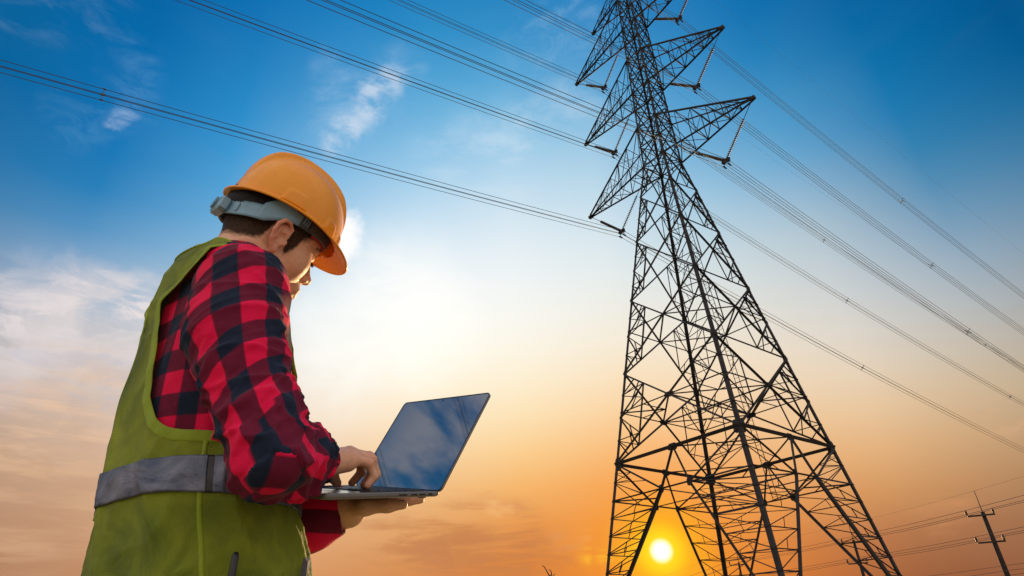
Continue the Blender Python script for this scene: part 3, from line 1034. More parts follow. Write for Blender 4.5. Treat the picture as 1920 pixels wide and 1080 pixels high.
# crossarms
TIPS = {}
YOKE = {}
def crossarm(sd, zb, zu, xt, zt, npan, wc):
    mb_bars = []
    a_, u_ = half(zb), half(zu)
    bl = [np.array([sd * a_, s * a_, zb + CZ]) for s in (-1, 1)]
    ul = [np.array([sd * u_, s * u_, zu + CZ]) for s in (-1, 1)]
    tb = [np.array([sd * xt, s * 0.10, zt + CZ]) for s in (-1, 1)]
    tu = [np.array([sd * (xt - 0.05), s * 0.10, zt + CZ + 0.16]) for s in (-1, 1)]
    bars = []
    for k in range(2):
        bars.append((bl[k], tb[k], wc)); bars.append((ul[k], tu[k], wc * 0.85))
    V, F = bars_mesh(bars)
    mb = MB(); mb.add(V, F)
    tip = np.array([sd * xt, 0, zt + CZ + 0.05])
    mb.add(*boxv(tip, np.array([1., 0, 0]), np.array([0, 1., 0]), np.array([0, 0, 1.]), 0.22, 0.15, 0.14))
    arm = tmesh('crossarm', *mb.get(), tower)
    B = [];
    def add(a, b, w): B.append((a, b, w))
    for i in range(1, npan + 1):
        t0, t1 = (i - 1) / npan, i / npan
        t0, t1 = t0 ** 0.85, t1 ** 0.85
        if i < npan:
            b0, b1 = L_(bl[0], tb[0], t1), L_(bl[1], tb[1], t1)
            u0, u1 = L_(ul[0], tu[0], t1), L_(ul[1], tu[1], t1)
            add(b0, b1, 0.07); add(u0, u1, 0.055); add(b0, u0, 0.06); add(b1, u1, 0.06)
            if i % 2 == 0:
                add(b0, u1, 0.05)
        k = i % 2
        add(L_(bl[k], tb[k], t0), L_(bl[1 - k], tb[1 - k], t1), 0.06)
        for s in (0, 1):
            add(L_(ul[s], tu[s], t0), L_(bl[s], tb[s], t1), 0.055)
        if i < npan:
            add(L_(ul[1 - k], tu[1 - k], t0), L_(ul[k], tu[k], t1), 0.05)
    for a, b, w in B:
        if np.linalg.norm(a - b) < 0.25: continue
        o = bpy.data.objects.new('brace', ANG)
        COL.objects.link(o); o.parent = arm
        o.matrix_local = Matrix(bar_matrix(a, b, w).tolist())
    return tip
ARMS = [(37.773, 42.5, 9.682, 37.75), (47.1, 51.8, 8.994, 47.10), (56.5, 61.3, 9.196, 56.55)]
for i, (zb, zu, xt, zt) in enumerate(ARMS):
    for sd in (-1, 1):
        TIPS[(sd, i)] = crossarm(sd, zb, zu, xt, zt, 6, 0.16)
for sd in (-1, 1):
    TIPS[(sd, 3)] = crossarm(sd, 61.6, 65.6, 5.58, 61.62, 4, 0.12)

# V-shaped insulator strings, one set under each crossarm
YK = {(-1, 0): (-5.95, 33.83), (-1, 1): (-5.31, 43.24), (-1, 2): (-5.30, 52.52), (1, 0): (6.05, 33.84), (1, 1): (5.21, 43.17), (1, 2): (5.21, 52.52)}
side_w = {-1: 'left', 1: 'right'}; lev_w = ['lowest', 'middle', 'upper']
def disc_string(a, b):
    """shed discs threaded between two points"""
    d = b - a; L = np.linalg.norm(d); d /= L
    n = int(L / 0.155)
    path = []; rad = []
    for i in range(n):
        c = a + d * (L * (i + 0.5) / n)
        for (o, r_) in ((-0.055, 0.04), (-0.03, 0.055), (-0.012, 0.135), (0.02, 0.145), (0.03, 0.05)):
            path.append(c + d * o); rad.append(r_)
    return tube(path, rad, 8)
for (sd, i), (yx, yz) in YK.items():
    yk = np.array([yx, 0, yz + CZ])
    tip = TIPS[(sd, i)] + np.array([-sd * 0.1, 0, -0.12])
    dx = abs(tip[0] - yx)
    inner = np.array([yx - sd * dx, 0, tip[2]])
    if abs(inner[0]) < 1.5:
        inner[0] = sd * 1.5
    base = t2w(yk) + np.array([0, 0, CZ])
    th_ = empty('insulator_set', tuple(base), 'V-shaped set of dark disc insulators hanging from the %s crossarm on the tower\'s %s side' % (lev_w[i], side_w[sd]), 'insulator', 'V-shaped insulator sets under the crossarms')
    th_.rotation_euler = (0, 0, TH)
    for att in (tip, inner):
        d = yk - att; L = np.linalg.norm(d); d = d / L
        s0 = att + d * (L - 3.62); s1 = yk - d * 0.22
        V, F = disc_string(s0, s1)
        so = tmesh('insulator_string', np.asarray(V) - yk, F, th_, True, 'insul')
        V, F = tube([att, s0 + d * 0.05], 0.028, 6)
        tmesh('link_rod', np.asarray(V) - yk, F, so, True, 'steel')
    # bearer for the inner string
    br_a, br_b = np.array([inner[0], -half(tip[2] - CZ) * 0.85, tip[2]]), np.array([inner[0], half(tip[2] - CZ) * 0.85, tip[2]])
    tmesh('beam', *bars_mesh([(br_a + (0, 0, .1), br_b + (0, 0, .1), 0.09)]), tower)
    mb = MB()
    V, F = plate(np.zeros(3), (0, 1, 0), (1, 0, 0), 0.42, 0.24)
    mb.add(V, F)
    for sx in (-0.23, 0.23):
        mb.add(*boxv(np.array([sx, 0, -0.30]), np.array([1., 0, 0]), np.array([0, 1., 0]), np.array([0, 0, 1.]), 0.02, 0.03, 0.36))
        for sz in (-0.05, -0.51):
            mb.add(*boxv(np.array([sx, 0, sz - 0.03]), np.array([1., 0, 0]), np.array([0, 1., 0]), np.array([0, 0, 1.]), 0.045, 0.22, 0.05))
    tmesh('yoke', *mb.get(), th_)
    YOKE[(sd, i)] = yk
# ------------------------------------------------------------------ conductors
SPAN = 400.0
def wire_path(x, z, sgn, sag, dth, tmax, n):
    """parabola from a tower point (tower frame) away along the line"""
    p0 = t2w(np.array([x, 0, z]))
    d = np.array([-math.sin(TH + dth), math.cos(TH + dth), 0]) * sgn
    t = np.linspace(0, 1, n) ** 1.25 * tmax
    P = p0 + d[None] * t[:, None]
    P[:, 2] -= 4 * sag * (t / SPAN) * (1 - t / SPAN)
    return P, d
def arr_at(P, t, n, tmax):
    tt = np.linspace(0, 1, n) ** 1.25 * tmax
    return np.array([np.interp(t, tt, P[:, k]) for k in range(3)])
WORDS = {(-1, 0): 'bundle of four conductors crossing the left sky lowest, just above the orange hard hat',
         (-1, 1): 'bundle of four conductors second from the bottom at left, ending at the middle left insulators',
         (1, 0): 'bundle of four conductors running to the lowest right insulators of the tower',
         (-1, 2): 'bundle of four conductors running to the upper left insulators of the tower',
         (1, 1): 'bundle of four conductors running to the middle right insulators of the tower',
         (1, 2): 'bundle of four conductors highest of all, running to the topmost right insulators'}
for (sd, i), yk in YOKE.items():
    base = t2w(yk) + np.array([0, 0, CZ])
    th_ = empty('conductor_bundle', tuple(base), WORDS[(sd, i)], 'power line', 'conductor bundles strung through the tower')
    for (ox, oz) in ((-0.23, -0.08), (0.23, -0.08), (-0.23, -0.54), (0.23, -0.54)):
        A, d1 = wire_path(yk[0] + ox, yk[2] + oz, -1, 13.4, R(-2.0), 190, 60)
        B, d2 = wire_path(yk[0] + ox, yk[2] + oz, 1, 15.0, R(-1.0), 395, 70)
        path = np.concatenate([A[::-1], B[1:]])
        V, F = tube(path, 0.021, 5)
        mk('conductor', V, F, M['wire'], None, True, tuple(base)).parent = th_
        COL.objects[-1].location = (0, 0, 0) if False else COL.objects[-1].location
    for sgn, sag, dth, ts in ((-1, 13.4, R(-2.0), (41.5, 92, 140)), (1, 15.0, R(-1.0), (40.2, 88, 138, 190, 245))):
        tmax = 190 if sgn < 0 else 395
        n_ = 60 if sgn < 0 else 70
        for t in ts:
            c = []
            for (ox, oz) in ((-0.23, -0.08), (0.23, -0.08), (0.23, -0.54), (-0.23, -0.54)):
                P, d = wire_path(yk[0] + ox, yk[2] + oz, sgn, sag, dth, tmax, n_)
                c.append(arr_at(P, t + (0.6 if i == 1 else 0), n_, tmax))
            mb = MB()
            ce = sum(c) / 4
            for k in range(4):
                V, F = tube([c[k], ce], 0.020, 5); mb.add(V, F)
                V, F = tube([c[k] - d * 0.09, c[k] + d * 0.09], 0.045, 6); mb.add(V, F)
                V, F = tube([L_(c[k], ce, 0.55), L_(c[(k + 1) % 4], ce, 0.55)], 0.02, 5); mb.add(V, F)
            V, F = mb.get()
            mk('spacer', V, F, M['black'], None, False, tuple(base)).parent = th_
# fix: parts hang under their bundle, so their own offset is zero
for o in COL.objects:
    if o.name.split('.')[0] in ('conductor', 'spacer') and o.parent:
        o.location = (0, 0, 0)
for sd, nm in ((-1, 'left'), (1, 'right')):
    tip = TIPS[(sd, 3)]
    A, _ = wire_path(tip[0], tip[2], -1, 9.5, R(-2.0), 190, 60)
    B, _ = wire_path(tip[0], tip[2], 1, 10.5, R(-1.0), 395, 70)
    V, F = tube(np.concatenate([A[::-1], B[1:]]), 0.007, 5)
    o = mk('earth_wire', V, F, M['wire'], None, True, tuple(t2w(tip) + np.array([0, 0, CZ])))
    tag(o, 'very thin single earth wire strung from the topmost %s arm of the tower' % nm, 'power line')

# ------------------------------------------------------------------ distribution line to the right
def pole(pos, h, r0, r1, full, label, arms=True, yaw=0.0):
    base = (pos[0], pos[1], 0.0)
    th_ = empty('utility_pole', base, label, 'utility pole', 'concrete utility poles at the lower right')
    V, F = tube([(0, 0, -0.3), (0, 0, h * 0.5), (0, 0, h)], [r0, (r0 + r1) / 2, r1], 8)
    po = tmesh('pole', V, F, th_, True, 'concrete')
    ca_, sa_ = math.cos(yaw), math.sin(yaw)
    X = np.array([ca_, sa_, 0]); Y = np.array([-sa_, ca_, 0]); Z = np.array([0, 0, 1.])
    V, F = tube([np.array([0, 0, h - 0.4]), np.array([0, 0, h + 1.9])], [0.05, 0.03], 6)
    tmesh('lightning_rod', V, F, th_, True, 'steel')
    pts = []
    for z in (h - 0.3, h - 2.6):
        ar = tmesh('crossarm', *boxv(np.array([0, 0, z]) - X * 0.25 - Y * (r1 + 0.05), X, Y, Z, 1.1, 0.06, 0.07), th_, False, 'steel')
        for x in (-1.35, 0.78):
            c = np.array([0, 0, z + 0.05]) + X * x - Y * (r1 + 0.05)
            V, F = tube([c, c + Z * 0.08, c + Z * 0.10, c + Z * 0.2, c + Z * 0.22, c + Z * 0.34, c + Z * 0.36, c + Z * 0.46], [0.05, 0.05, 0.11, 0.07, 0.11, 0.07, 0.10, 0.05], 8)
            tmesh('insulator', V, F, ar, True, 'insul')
            pts.append(c + Z * 0.48)
        pts.append(np.array([0, 0, z + 0.35]) + X * 0.35 - Y * (r1 + 0.05))
    pts.append(np.array([0, 0, h + 1.9]))
    for dz in (4.6, 5.0, 5.35, 6.0, 6.4, 6.7, 7.5):
        pts.append(np.array([0, 0, h - dz]) + X * (0.2 if int(dz * 10) % 2 else -0.25))
    return [np.array([pos[0], pos[1], -CZ]) + p for p in pts]
PP = [at(1842, 960, 75.0), at(1600, 1013, 92.0), at(1385, 1055, 108.0), at(1238, 1106, 124.0)]
PH = [p[2] + CZ for p in PP]
plab = ['concrete utility pole with two crossarms at the lower right corner, nearest of its row',
        'distant utility pole seen through the right legs of the tower, second of its row',
        'distant utility pole between the middle legs of the tower, third of its row',
        'farthest utility pole, only its tip showing just right of the sun']
d01 = PP[1][:2] - PP[0][:2]; yaw0 = math.atan2(d01[1], d01[0]) - PI / 2
ends = []
nxt = PP[0].copy(); nxt[:2] = PP[0][:2] - d01 * 1.7
for k in range(4):
    ends.append(pole(PP[k], PH[k], 0.27 - 0.02 * k, 0.17 - 0.01 * k, True, plab[k], True, yaw0 * 0 + math.atan2(-PP[k][0], PP[k][1]) * 0.6))
end0 = [e + np.append(nxt[:2] - PP[0][:2], 0.4) for e in ends[0]]
last = [e + np.append((PP[3][:2] - PP[2][:2]) * 3, -0.3) for e in ends[3]]
seq = [end0] + ends + [last]
wl = ['upper crossarm left cable', 'upper crossarm right cable', 'upper crossarm middle cable', 'lower crossarm left cable', 'lower crossarm right cable', 'lower crossarm middle cable', 'topmost thin cable over the lightning rods',
      'highest of the cables strung along the pole shafts', 'second highest of the cables strung along the pole shafts', 'third highest of the cables strung along the pole shafts', 'fourth cable strung along the pole shafts', 'fifth cable strung along the pole shafts', 'second lowest of the cables strung along the pole shafts', 'lowest of the cables strung along the pole shafts']
for k in range(len(ends[0])):
    path = []
    for j in range(len(seq) - 1):
        a, b = seq[j][k], seq[j + 1][k]
        L = np.linalg.norm(b - a)
        for t in np.linspace(0, 1, 16)[:-1]:
            p = L_(a, b, t).copy(); p[2] -= 4 * (0.004 * L + 0.06 * (k % 3)) * t * (1 - t)
            path.append(p)
    V, F = tube(path, 0.008 if k == 6 else (0.020 if k < 6 else 0.018), 5)
    b0 = ends[0][k]
    o = mk('utility_cable', V, F, M['farwire'], None, True, tuple(b0 + np.array([0, 0, CZ])))
    tag(o, wl[k] + ' on the utility poles at the lower right' if k < 6 else wl[k] + ' at the lower right', 'cable', 'cables on the utility poles')

# dead sapling whose top pokes into the frame
def sapling():
    P = at(1030, 1078, 21.0)
    bx_, by_ = P[0], P[1]
    h = P[2] + CZ
    base = (bx_, by_, 0)
    th_ = empty('dead_sapling', base, 'leafless forked twig top poking up at the bottom edge left of the tower', 'sapling')
    V, F = tube([(0.05, 0, -0.1), (0.0, 0, h * 0.4), (0.06, 0, h * 0.75), (0.02, 0, h)], [0.05, 0.04, 0.028, 0.02], 7)
    tr = tmesh('trunk', V, F, th_, True, 'bark')
    px = 21.5 / FOC
    def loc(x, y):
        q = at(x, y, 21.0) + np.array([0, 0, CZ]) - np.array(base)
        return q
    for pts, r_ in (([(1031, 1082), (1025, 1071), (1021, 1063), (1016, 1061)], 0.017), ([(1035, 1084), (1034, 1076), (1033, 1071), (1029, 1068)], 0.017),
                    ([(1037, 1086), (1038, 1079), (1041, 1076)], 0.014), ([(1033, 1090), (1046, 1083), (1052, 1082)], 0.012)):
        p = [np.array([0.03, 0, h - 0.25])] + [loc(*q) for q in pts]
        p = [p[0] + 0.0 * p[0]] + [q + np.array([0, 0.06 * rnd.uniform(-1, 1), 0]) for q in p[1:]]
        V, F = tube(p, np.linspace(r_ * 1.4, r_ * 0.6, len(p)), 6)
        tmesh('branch', V, F, th_, True, 'bark')
sapling()
# ------------------------------------------------------------------ the worker
A0 = np.array([-0.54, 1.07])                       # body axis on the ground
PF = np.array([0.70711, 0.70711, 0.0])             # the way he faces
PL = np.array([-0.70711, 0.70711, 0.0])            # his left
UZ = np.array([0, 0, 1.0])
PBASE = (A0[0], A0[1], 0.0)
person = empty('person', PBASE, 'man in orange hard hat, red checked shirt and green vest typing on a laptop', 'person')
LOFT = np.array([(-0.10, .050, .150, .186), (0.0, .0467, .150, .185), (0.06, .0328, .150, .185), (0.12, .0228, .148, .183), (0.18, .0094, .145, .18), (0.24, .0006, .143, .18),
                 (0.30, -.0046, .14, .182), (0.36, -.0077, .137, .186), (0.42, -.0104, .134, .192), (0.47, -.013, .13, .195), (0.52, -.0181, .122, .195),
                 (0.56, -.0198, .118, .193), (0.60, -.0292, .108, .178), (0.635, -.0354, .096, .15), (0.66, -.0406, .082, .12), (0.685, -.0425, .07, .088), (0.70, -.0405, .062, .068)])
_zz = np.linspace(LOFT[0, 0], LOFT[-1, 0], 161)
_sm = [np.interp(_zz, LOFT[:, 0], LOFT[:, k]) for k in (1, 2, 3)]
for _k in range(3):
    v_ = _sm[_k]
    for _ in range(14):
        v_[1:-1] = (v_[:-2] + 2 * v_[1:-1] + v_[2:]) / 4
def loft_at(z):
    return [np.interp(z, _zz, s_) for s_ in _sm]
def loft_pt(th, z, off=0.0):
    s_, a, b = loft_at(z)
    u = (a + off) * np.cos(th); w = (b + off) * np.sin(th)
    return np.stack([A0[0] + PF[0] * (s_ + u) + PL[0] * w, A0[1] + PF[1] * (s_ + u) + PL[1] * w, z + 0 * th], -1)

def torso_fn(off, zlo, zhi):
    def fn(X, Y, Z):
        s_, a, b = loft_at(Z)
        a = a + off; b = b + off
        dx = X - A0[0]; dy = Y - A0[1]
        u = dx * PF[0] + dy * PF[1] - s_; w = dx * PL[0] + dy * PL[1]
        k0 = np.sqrt((u / a) ** 2 + (w / b) ** 2)
        k1 = np.sqrt((u / a ** 2) ** 2 + (w / b ** 2) ** 2) + 1e-6
        d = k0 * (k0 - 1) / k1
        return np.maximum(np.maximum(d, Z - zhi), zlo - Z)
    return fn

# ---- head pose
HC = np.array([-0.518, 1.112, 0.768])
HR = rotm(0.828, 0.245, 0.328)
def hd(*p):
    return HC + HR @ np.array(p, float)
LP0 = np.array([-0.2434, 1.2169, 0.2677])
LPR = rotm(0.72635, -0.11978, 0.21785)
LPA = 1.0205
def lp(*p):
    return LP0 + LPR @ np.array(p, float)

# arm joints
SR = at(455, 552, 1.00)                            # right shoulder
ER = at(514, 858, 0.90)                            # right elbow
WR = lp(-0.178, -0.052, 0.046)                     # right wrist
SL = np.array([A0[0], A0[1], 0]) + PL * 0.165 + UZ * 0.575 - PF * 0.02
EL_ = at(500, 990, 1.27)
WL = at(655, 956, 1.245)

# ---- skin: one continuous body
G = Grid((-0.80, 0.80, 0.14), (-0.02, 1.46, 0.93), 0.0022)
G.apply((-0.78, 0.83, 0.2), (-0.3, 1.31, 0.67), torso_fn(-0.030, 0.30, 0.665), 0.0)
# neck
G.cap(np.array([A0[0], A0[1], 0.62]) + PF * -0.035, hd(-0.022, 0, -0.035), 0.060, 0.056, 0.03)
G.cap(np.array([A0[0], A0[1], 0.64]) + PF * -0.03 - PL * 0.03, hd(-0.045, 0, 0.0), 0.045, 0.045, 0.03)
# skull and face
G.ell(hd(-0.014, 0, 0.052), HR, (0.100, 0.077, 0.084), 0.03)
G.ell(hd(0.028, 0, 0.028), HR, (0.066, 0.067, 0.078), 0.03)
G.ell(hd(0.030, 0, -0.042), HR, (0.060, 0.058, 0.060), 0.03)
for s_ in (-1, 1):
    G.ell(hd(0.056, s_ * 0.040, -0.014), HR, (0.032, 0.028, 0.036), 0.02)
    G.cap(hd(0.0, s_ * 0.054, -0.050), hd(0.070, s_ * 0.016, -0.092), 0.018, 0.016, 0.025)
    G.cap(hd(0.083, s_ * 0.040, 0.036), hd(0.091, s_ * 0.012, 0.036), 0.009, 0.009, 0.012)
G.ell(hd(0.083, 0, -0.090), HR, (0.018, 0.020, 0.016), 0.02)
for s_ in (-1, 1):
    G.ell(hd(0.099, s_ * 0.031, 0.016), HR, (0.016, 0.017, 0.011), 0.012, True)
    G.ell(hd(0.079, s_ * 0.031, 0.014), HR, (0.0145, 0.0155, 0.0135), 0.003)
    G.cap(hd(0.091, s_ * 0.020, 0.009), hd(0.083, s_ * 0.042, 0.008), 0.0035, 0.003, 0.003)
G.cap(hd(0.088, 0, 0.016), hd(0.106, 0, -0.020), 0.0085, 0.0105, 0.012)
G.ell(hd(0.108, 0, -0.023), HR, (0.0125, 0.0125, 0.011), 0.006)
for s_ in (-1, 1):
    G.ell(hd(0.099, s_ * 0.0125, -0.027), HR, (0.011, 0.008, 0.009), 0.005)
G.ell(hd(0.088, 0, -0.056), HR, (0.018, 0.027, 0.022), 0.012)
for s_ in (-1, 1):
    G.cap(hd(0.098, s_ * 0.020, -0.058), hd(0.102, s_ * 0.004, -0.0545), 0.004, 0.0068, 0.004)
    G.cap(hd(0.097, s_ * 0.018, -0.062), hd(0.100, s_ * 0.003, -0.0675), 0.004, 0.0078, 0.004)
G.cap(hd(0.105, -0.012, -0.061), hd(0.105, 0.012, -0.061), 0.0022, 0.0022, 0.003, True)
# ears
for s_ in (-1, 1):
    e0 = lambda x, y, z: hd(x, s_ * y, z)
    G.ell(e0(-0.006, 0.079, 0.004), HR, (0.017, 0.0065, 0.030), 0.006)
    rim = [(0.010, 0.079, 0.008), (0.010, 0.083, 0.026), (-0.001, 0.088, 0.035), (-0.014, 0.092, 0.033), (-0.022, 0.094, 0.020), (-0.023, 0.093, 0.004), (-0.018, 0.089, -0.012), (-0.010, 0.084, -0.024), (-0.003, 0.081, -0.030)]
    G.chain([e0(*q) for q in rim], [0.0035, .0036, .004, .0042, .0042, .004, .004, .0045, .006], 0.003)
    G.ell(e0(-0.002, 0.081, -0.029), HR, (0.0075, 0.006, 0.0095), 0.004)
    G.cap(e0(-0.012, 0.087, 0.022), e0(-0.013, 0.087, -0.006), 0.0035, 0.0035, 0.003)
    G.cap(e0(0.011, 0.081, -0.004), e0(0.010, 0.081, -0.010), 0.0045, 0.004, 0.004)
    G.ell(e0(0.001, 0.090, 0.0005), HR, (0.0100, 0.0125, 0.0130), 0.003, True)
    G.ell(e0(-0.004, 0.091, 0.021), HR, (0.0085, 0.0085, 0.009), 0.003, True)
# arms
G.chain([SR, ER], [0.048, 0.040], 0.02)
G.chain([ER, L_(ER, WR, 0.35), L_(ER, WR, 0.85), WR], [0.036, 0.038, 0.027, 0.025], 0.01)
G.chain([SL, EL_], [0.048, 0.040], 0.02)
G.chain([EL_, L_(EL_, WL, 0.4), WL], [0.038, 0.038, 0.0285], 0.01)
# right hand: palm, four bent fingers, thumb
tip = {'p': (-0.104, -0.090, 0.009), 'r': (-0.092, -0.070, 0.009), 'm': (-0.088, -0.049, 0.009), 'i': (-0.100, -0.027, 0.012)}
dip = {'p': (-0.093, -0.091, 0.024), 'r': (-0.078, -0.071, 0.027), 'm': (-0.073, -0.049, 0.029), 'i': (-0.082, -0.026, 0.030)}
pip = {'p': (-0.104, -0.090, 0.045), 'r': (-0.088, -0.070, 0.051), 'm': (-0.082, -0.049, 0.056), 'i': (-0.090, -0.027, 0.057)}
mcp = {'p': (-0.130, -0.082, 0.052), 'r': (-0.122, -0.065, 0.059), 'm': (-0.119, -0.046, 0.062), 'i': (-0.123, -0.027, 0.060)}
fr_ = {'p': 0.0078, 'r': 0.0086, 'm': 0.0089, 'i': 0.0086}
for k_ in 'prmi':
    r_ = fr_[k_]
    G.cap(lp(-0.172, {'p': -0.062, 'r': -0.055, 'm': -0.046, 'i': -0.038}[k_], 0.046), lp(*mcp[k_]), 0.0155, 0.0118, 0.012)
for k_ in 'prmi':
    r_ = fr_[k_]
    G.chain([lp(*mcp[k_]), lp(*pip[k_]), lp(*dip[k_]), lp(*tip[k_])], [r_ * 1.18, r_ * 1.02, r_ * 0.92, r_ * 0.80], 0.0035)
    G.ell(lp(*pip[k_]), LPR, (r_ * 1.12,) * 3, 0.003)
    G.ell(lp(*mcp[k_]), LPR, (r_ * 1.22,) * 3, 0.006)
G.cap(lp(-0.164, -0.072, 0.038), lp(-0.138, -0.082, 0.042), 0.013, 0.011, 0.012)
G.chain([lp(-0.171, -0.040, 0.036), lp(-0.150, -0.020, 0.034), lp(-0.132, -0.012, 0.024), lp(-0.120, -0.010, 0.011)], [0.0145, 0.0115, 0.0098, 0.0080], 0.008)
# left hand lying flat under the laptop
hb = -0.0185
PLc = lp(-0.085, 0.025, hb - 0.016)
G.chain([WL, L_(WL, PLc, 0.5), PLc], [0.0285, 0.0265, 0.0225], 0.012)
ldir = {'i': (0.010, -0.040), 'm': (0.020, -0.018), 'r': (0.022, 0.006), 'p': (0.012, 0.028)}
for k_, (dx, dy) in ldir.items():
    r_ = fr_[k_] * 1.05
    m_ = np.array([-0.085 + 0.035 + dx * 0.4, 0.030 + dy * 0.9, hb - 0.010])
    q1 = m_ + np.array([0.040, dy * 0.45, 0.003]); q2 = q1 + np.array([0.024, dy * 0.25, 0.004]); q3 = q2 + np.array([0.018, dy * 0.18, 0.002])
    G.cap(PLc, lp(*m_), 0.0165, 0.0115, 0.012)
    G.chain([lp(*m_), lp(*q1), lp(*q2), lp(*q3)], [r_ * 1.2, r_, r_ * 0.92, r_ * 0.8], 0.0035)
t0 = L_(WL, PLc, 0.45)
G.chain([t0, lp(-0.075, -0.035, hb - 0.012), lp(-0.045, -0.062, hb - 0.008), lp(-0.022, -0.074, hb - 0.006)], [0.016, 0.0125, 0.0105, 0.0085], 0.010)
bp, bq = G.mesh()
del G
bp = laplace(bp, bq, 1, 0.35)

# short hair outline in the head frame
HLX = [-0.14, -0.075, -0.05, -0.034, -0.027, -0.022, 0.010, 0.016, 0.022, 0.034, 0.042, 0.056, 0.075, 0.12]
HLZ = [-0.036, -0.040, -0.032, -0.016, 0.010, 0.036, 0.036, -0.008, -0.022, 0.000, 0.026, 0.038, 0.068, 0.078]
def n3(P, f, seed=0):
    """cheap smooth noise from sines, -1..1"""
    r_ = np.random.default_rng(seed)
    v = np.zeros(len(P))
    for k in range(6):
        d = r_.normal(size=3); d /= np.linalg.norm(d)
        v += np.sin(P @ d * f * (0.6 + 0.25 * k) + r_.uniform(0, 6.28)) / (1 + 0.25 * k)
    return v / 3.2
def hairline(P):
    q = (P - HC) @ HR
    h = np.interp(q[:, 0], HLX, HLZ)
    return q, (q[:, 2] - h) + 0.0035 * n3(P, 380, 3) + 0.002 * n3(P, 900, 5)
sk = mk('body', bp, bq, M['skin'], person, True, PBASE)
sk.location = (0, 0, 0)
q, hm = hairline(bp)
nearhead = np.linalg.norm(bp - hd(0, 0, 0.02), axis=1) < 0.16
hmask = np.clip((hm + 0.010) / 0.016, 0, 1) * nearhead * (np.abs(q[:, 1]) < 0.080)
ear = (np.abs(q[:, 1]) > 0.079) & nearhead
hmask[ear] = 0
brow = np.clip(1 - np.abs(q[:, 2] - (0.040 - np.abs(np.abs(q[:, 1]) - 0.03) * 0.25)) / 0.006, 0, 1) * (q[:, 0] > 0.06) * (np.abs(q[:, 1]) > 0.012) * (np.abs(q[:, 1]) < 0.052) * nearhead
lash = np.clip(1 - np.abs(q[:, 2] - 0.0085) / 0.0022, 0, 1) * (q[:, 0] > 0.072) * (np.abs(np.abs(q[:, 1]) - 0.031) < 0.014) * nearhead
lips = (np.clip(1 - np.abs(q[:, 2] + 0.061) / 0.010, 0, 1) * (q[:, 0] > 0.094) * (np.abs(q[:, 1]) < 0.021) * nearhead)
red = np.clip(lips * 1.5, 0, 1)
red = np.maximum(red, ear * np.clip((np.abs(q[:, 1]) - 0.078) / 0.01, 0, 1) * 0.75)
for k_ in 'prmi':
    red = np.maximum(red, 0.5 * np.exp(-(np.linalg.norm(bp - lp(*pip[k_]), axis=1) / 0.011) ** 2))
    red = np.maximum(red, 0.6 * np.exp(-(np.linalg.norm(bp - lp(*tip[k_]), axis=1) / 0.010) ** 2))
ca_ = sk.data.color_attributes.new('tint', 'FLOAT_COLOR', 'POINT')
cd_ = np.zeros((len(bp), 4), np.float32)
cd_[:, 0] = np.maximum(np.maximum(hmask, brow * 0.9), lash); cd_[:, 1] = red; cd_[:, 3] = 1
ca_.data.foreach_set('color', cd_.ravel())

# hair with body of its own
GH = Grid(HC - 0.15, HC + 0.15, 0.0024)
GH.ell(hd(-0.015, 0, 0.056), HR, (0.1045, 0.0800, 0.0865), 0.0)
hp, hq = GH.mesh()
del GH
hp = laplace(hp, hq, 1, 0.4)
_, hmh = hairline(hp)
keepv = hmh > 0.010
fk = keepv[hq].all(1)
hq = hq[fk]
used_ = np.unique(hq)
remap = np.full(len(hp), -1); remap[used_] = np.arange(len(used_))
hp = hp[used_]; hq = remap[hq]
nn = vnormals(hp, hq)
edge_ = np.clip((hmh[used_] - 0.010) / 0.02, 0, 1)
hp = hp + nn * (0.0012 * n3(hp, 1500, 9) - 0.004 * (1 - edge_))[:, None]
ho = mk('hair', hp, hq, M['hair'], person, True, PBASE); ho.location = (0, 0, 0)

# cropped strands give the hair its nap and a broken edge
bn_ = vnormals(bp, bq)
src = np.concatenate([hp, bp[hmask > 0.35]]); srn = np.concatenate([nn, bn_[hmask > 0.35]])
srl = np.concatenate([np.full(len(hp), 1.0), 0.55 * hmask[hmask > 0.35]])
pick = rng.integers(0, len(src), 26000)
P0 = src[pick] + rng.normal(0, 0.0012, (len(pick), 3)) * (1 - np.abs(srn[pick]))
dn = HR @ np.array([-0.25, 0, -1.0])
T0 = dn[None] - srn[pick] * (srn[pick] @ dn)[:, None]
T0 /= np.linalg.norm(T0, axis=1)[:, None] + 1e-9
Dr = T0 * 0.9 + srn[pick] * 0.38 + rng.normal(0, 0.16, (len(pick), 3))
Dr /= np.linalg.norm(Dr, axis=1)[:, None]
Ln = rng.uniform(0.0035, 0.0085, len(pick)) * srl[pick]
Sd = np.cross(Dr, srn[pick]); Sd /= np.linalg.norm(Sd, axis=1)[:, None] + 1e-9
P0 = P0 - srn[pick] * 0.0006
HV = np.stack([P0 - Sd * 0.00028, P0 + Sd * 0.00028, P0 + Dr * Ln[:, None]], 1).reshape(-1, 3)
HF = np.arange(len(HV)).reshape(-1, 3)
o = mk('hair_strands', HV, HF, M['hair'], ho, False, PBASE); o.location = (0, 0, 0); o['kind'] = 'stuff'

# eyelashes of the visible eye
for s_ in (-1, 1):
    mb = MB()
    for k in range(13):
        t = k / 12
        y = s_ * (0.019 + 0.024 * t)
        a = hd(0.0935 - 0.010 * t * t, y, 0.0075)
        V, F = tube([a, a + HR @ np.array([0.006, s_ * 0.001 * t, -0.0035]), a + HR @ np.array([0.0095, s_ * 0.003 * t, -0.0035])], [0.0006, 0.0005, 0.0002], 4)
        mb.add(V, F)
    o = mk('eyelashes', *mb.get(), M['lash'], person, True, PBASE); o.location = (0, 0, 0)

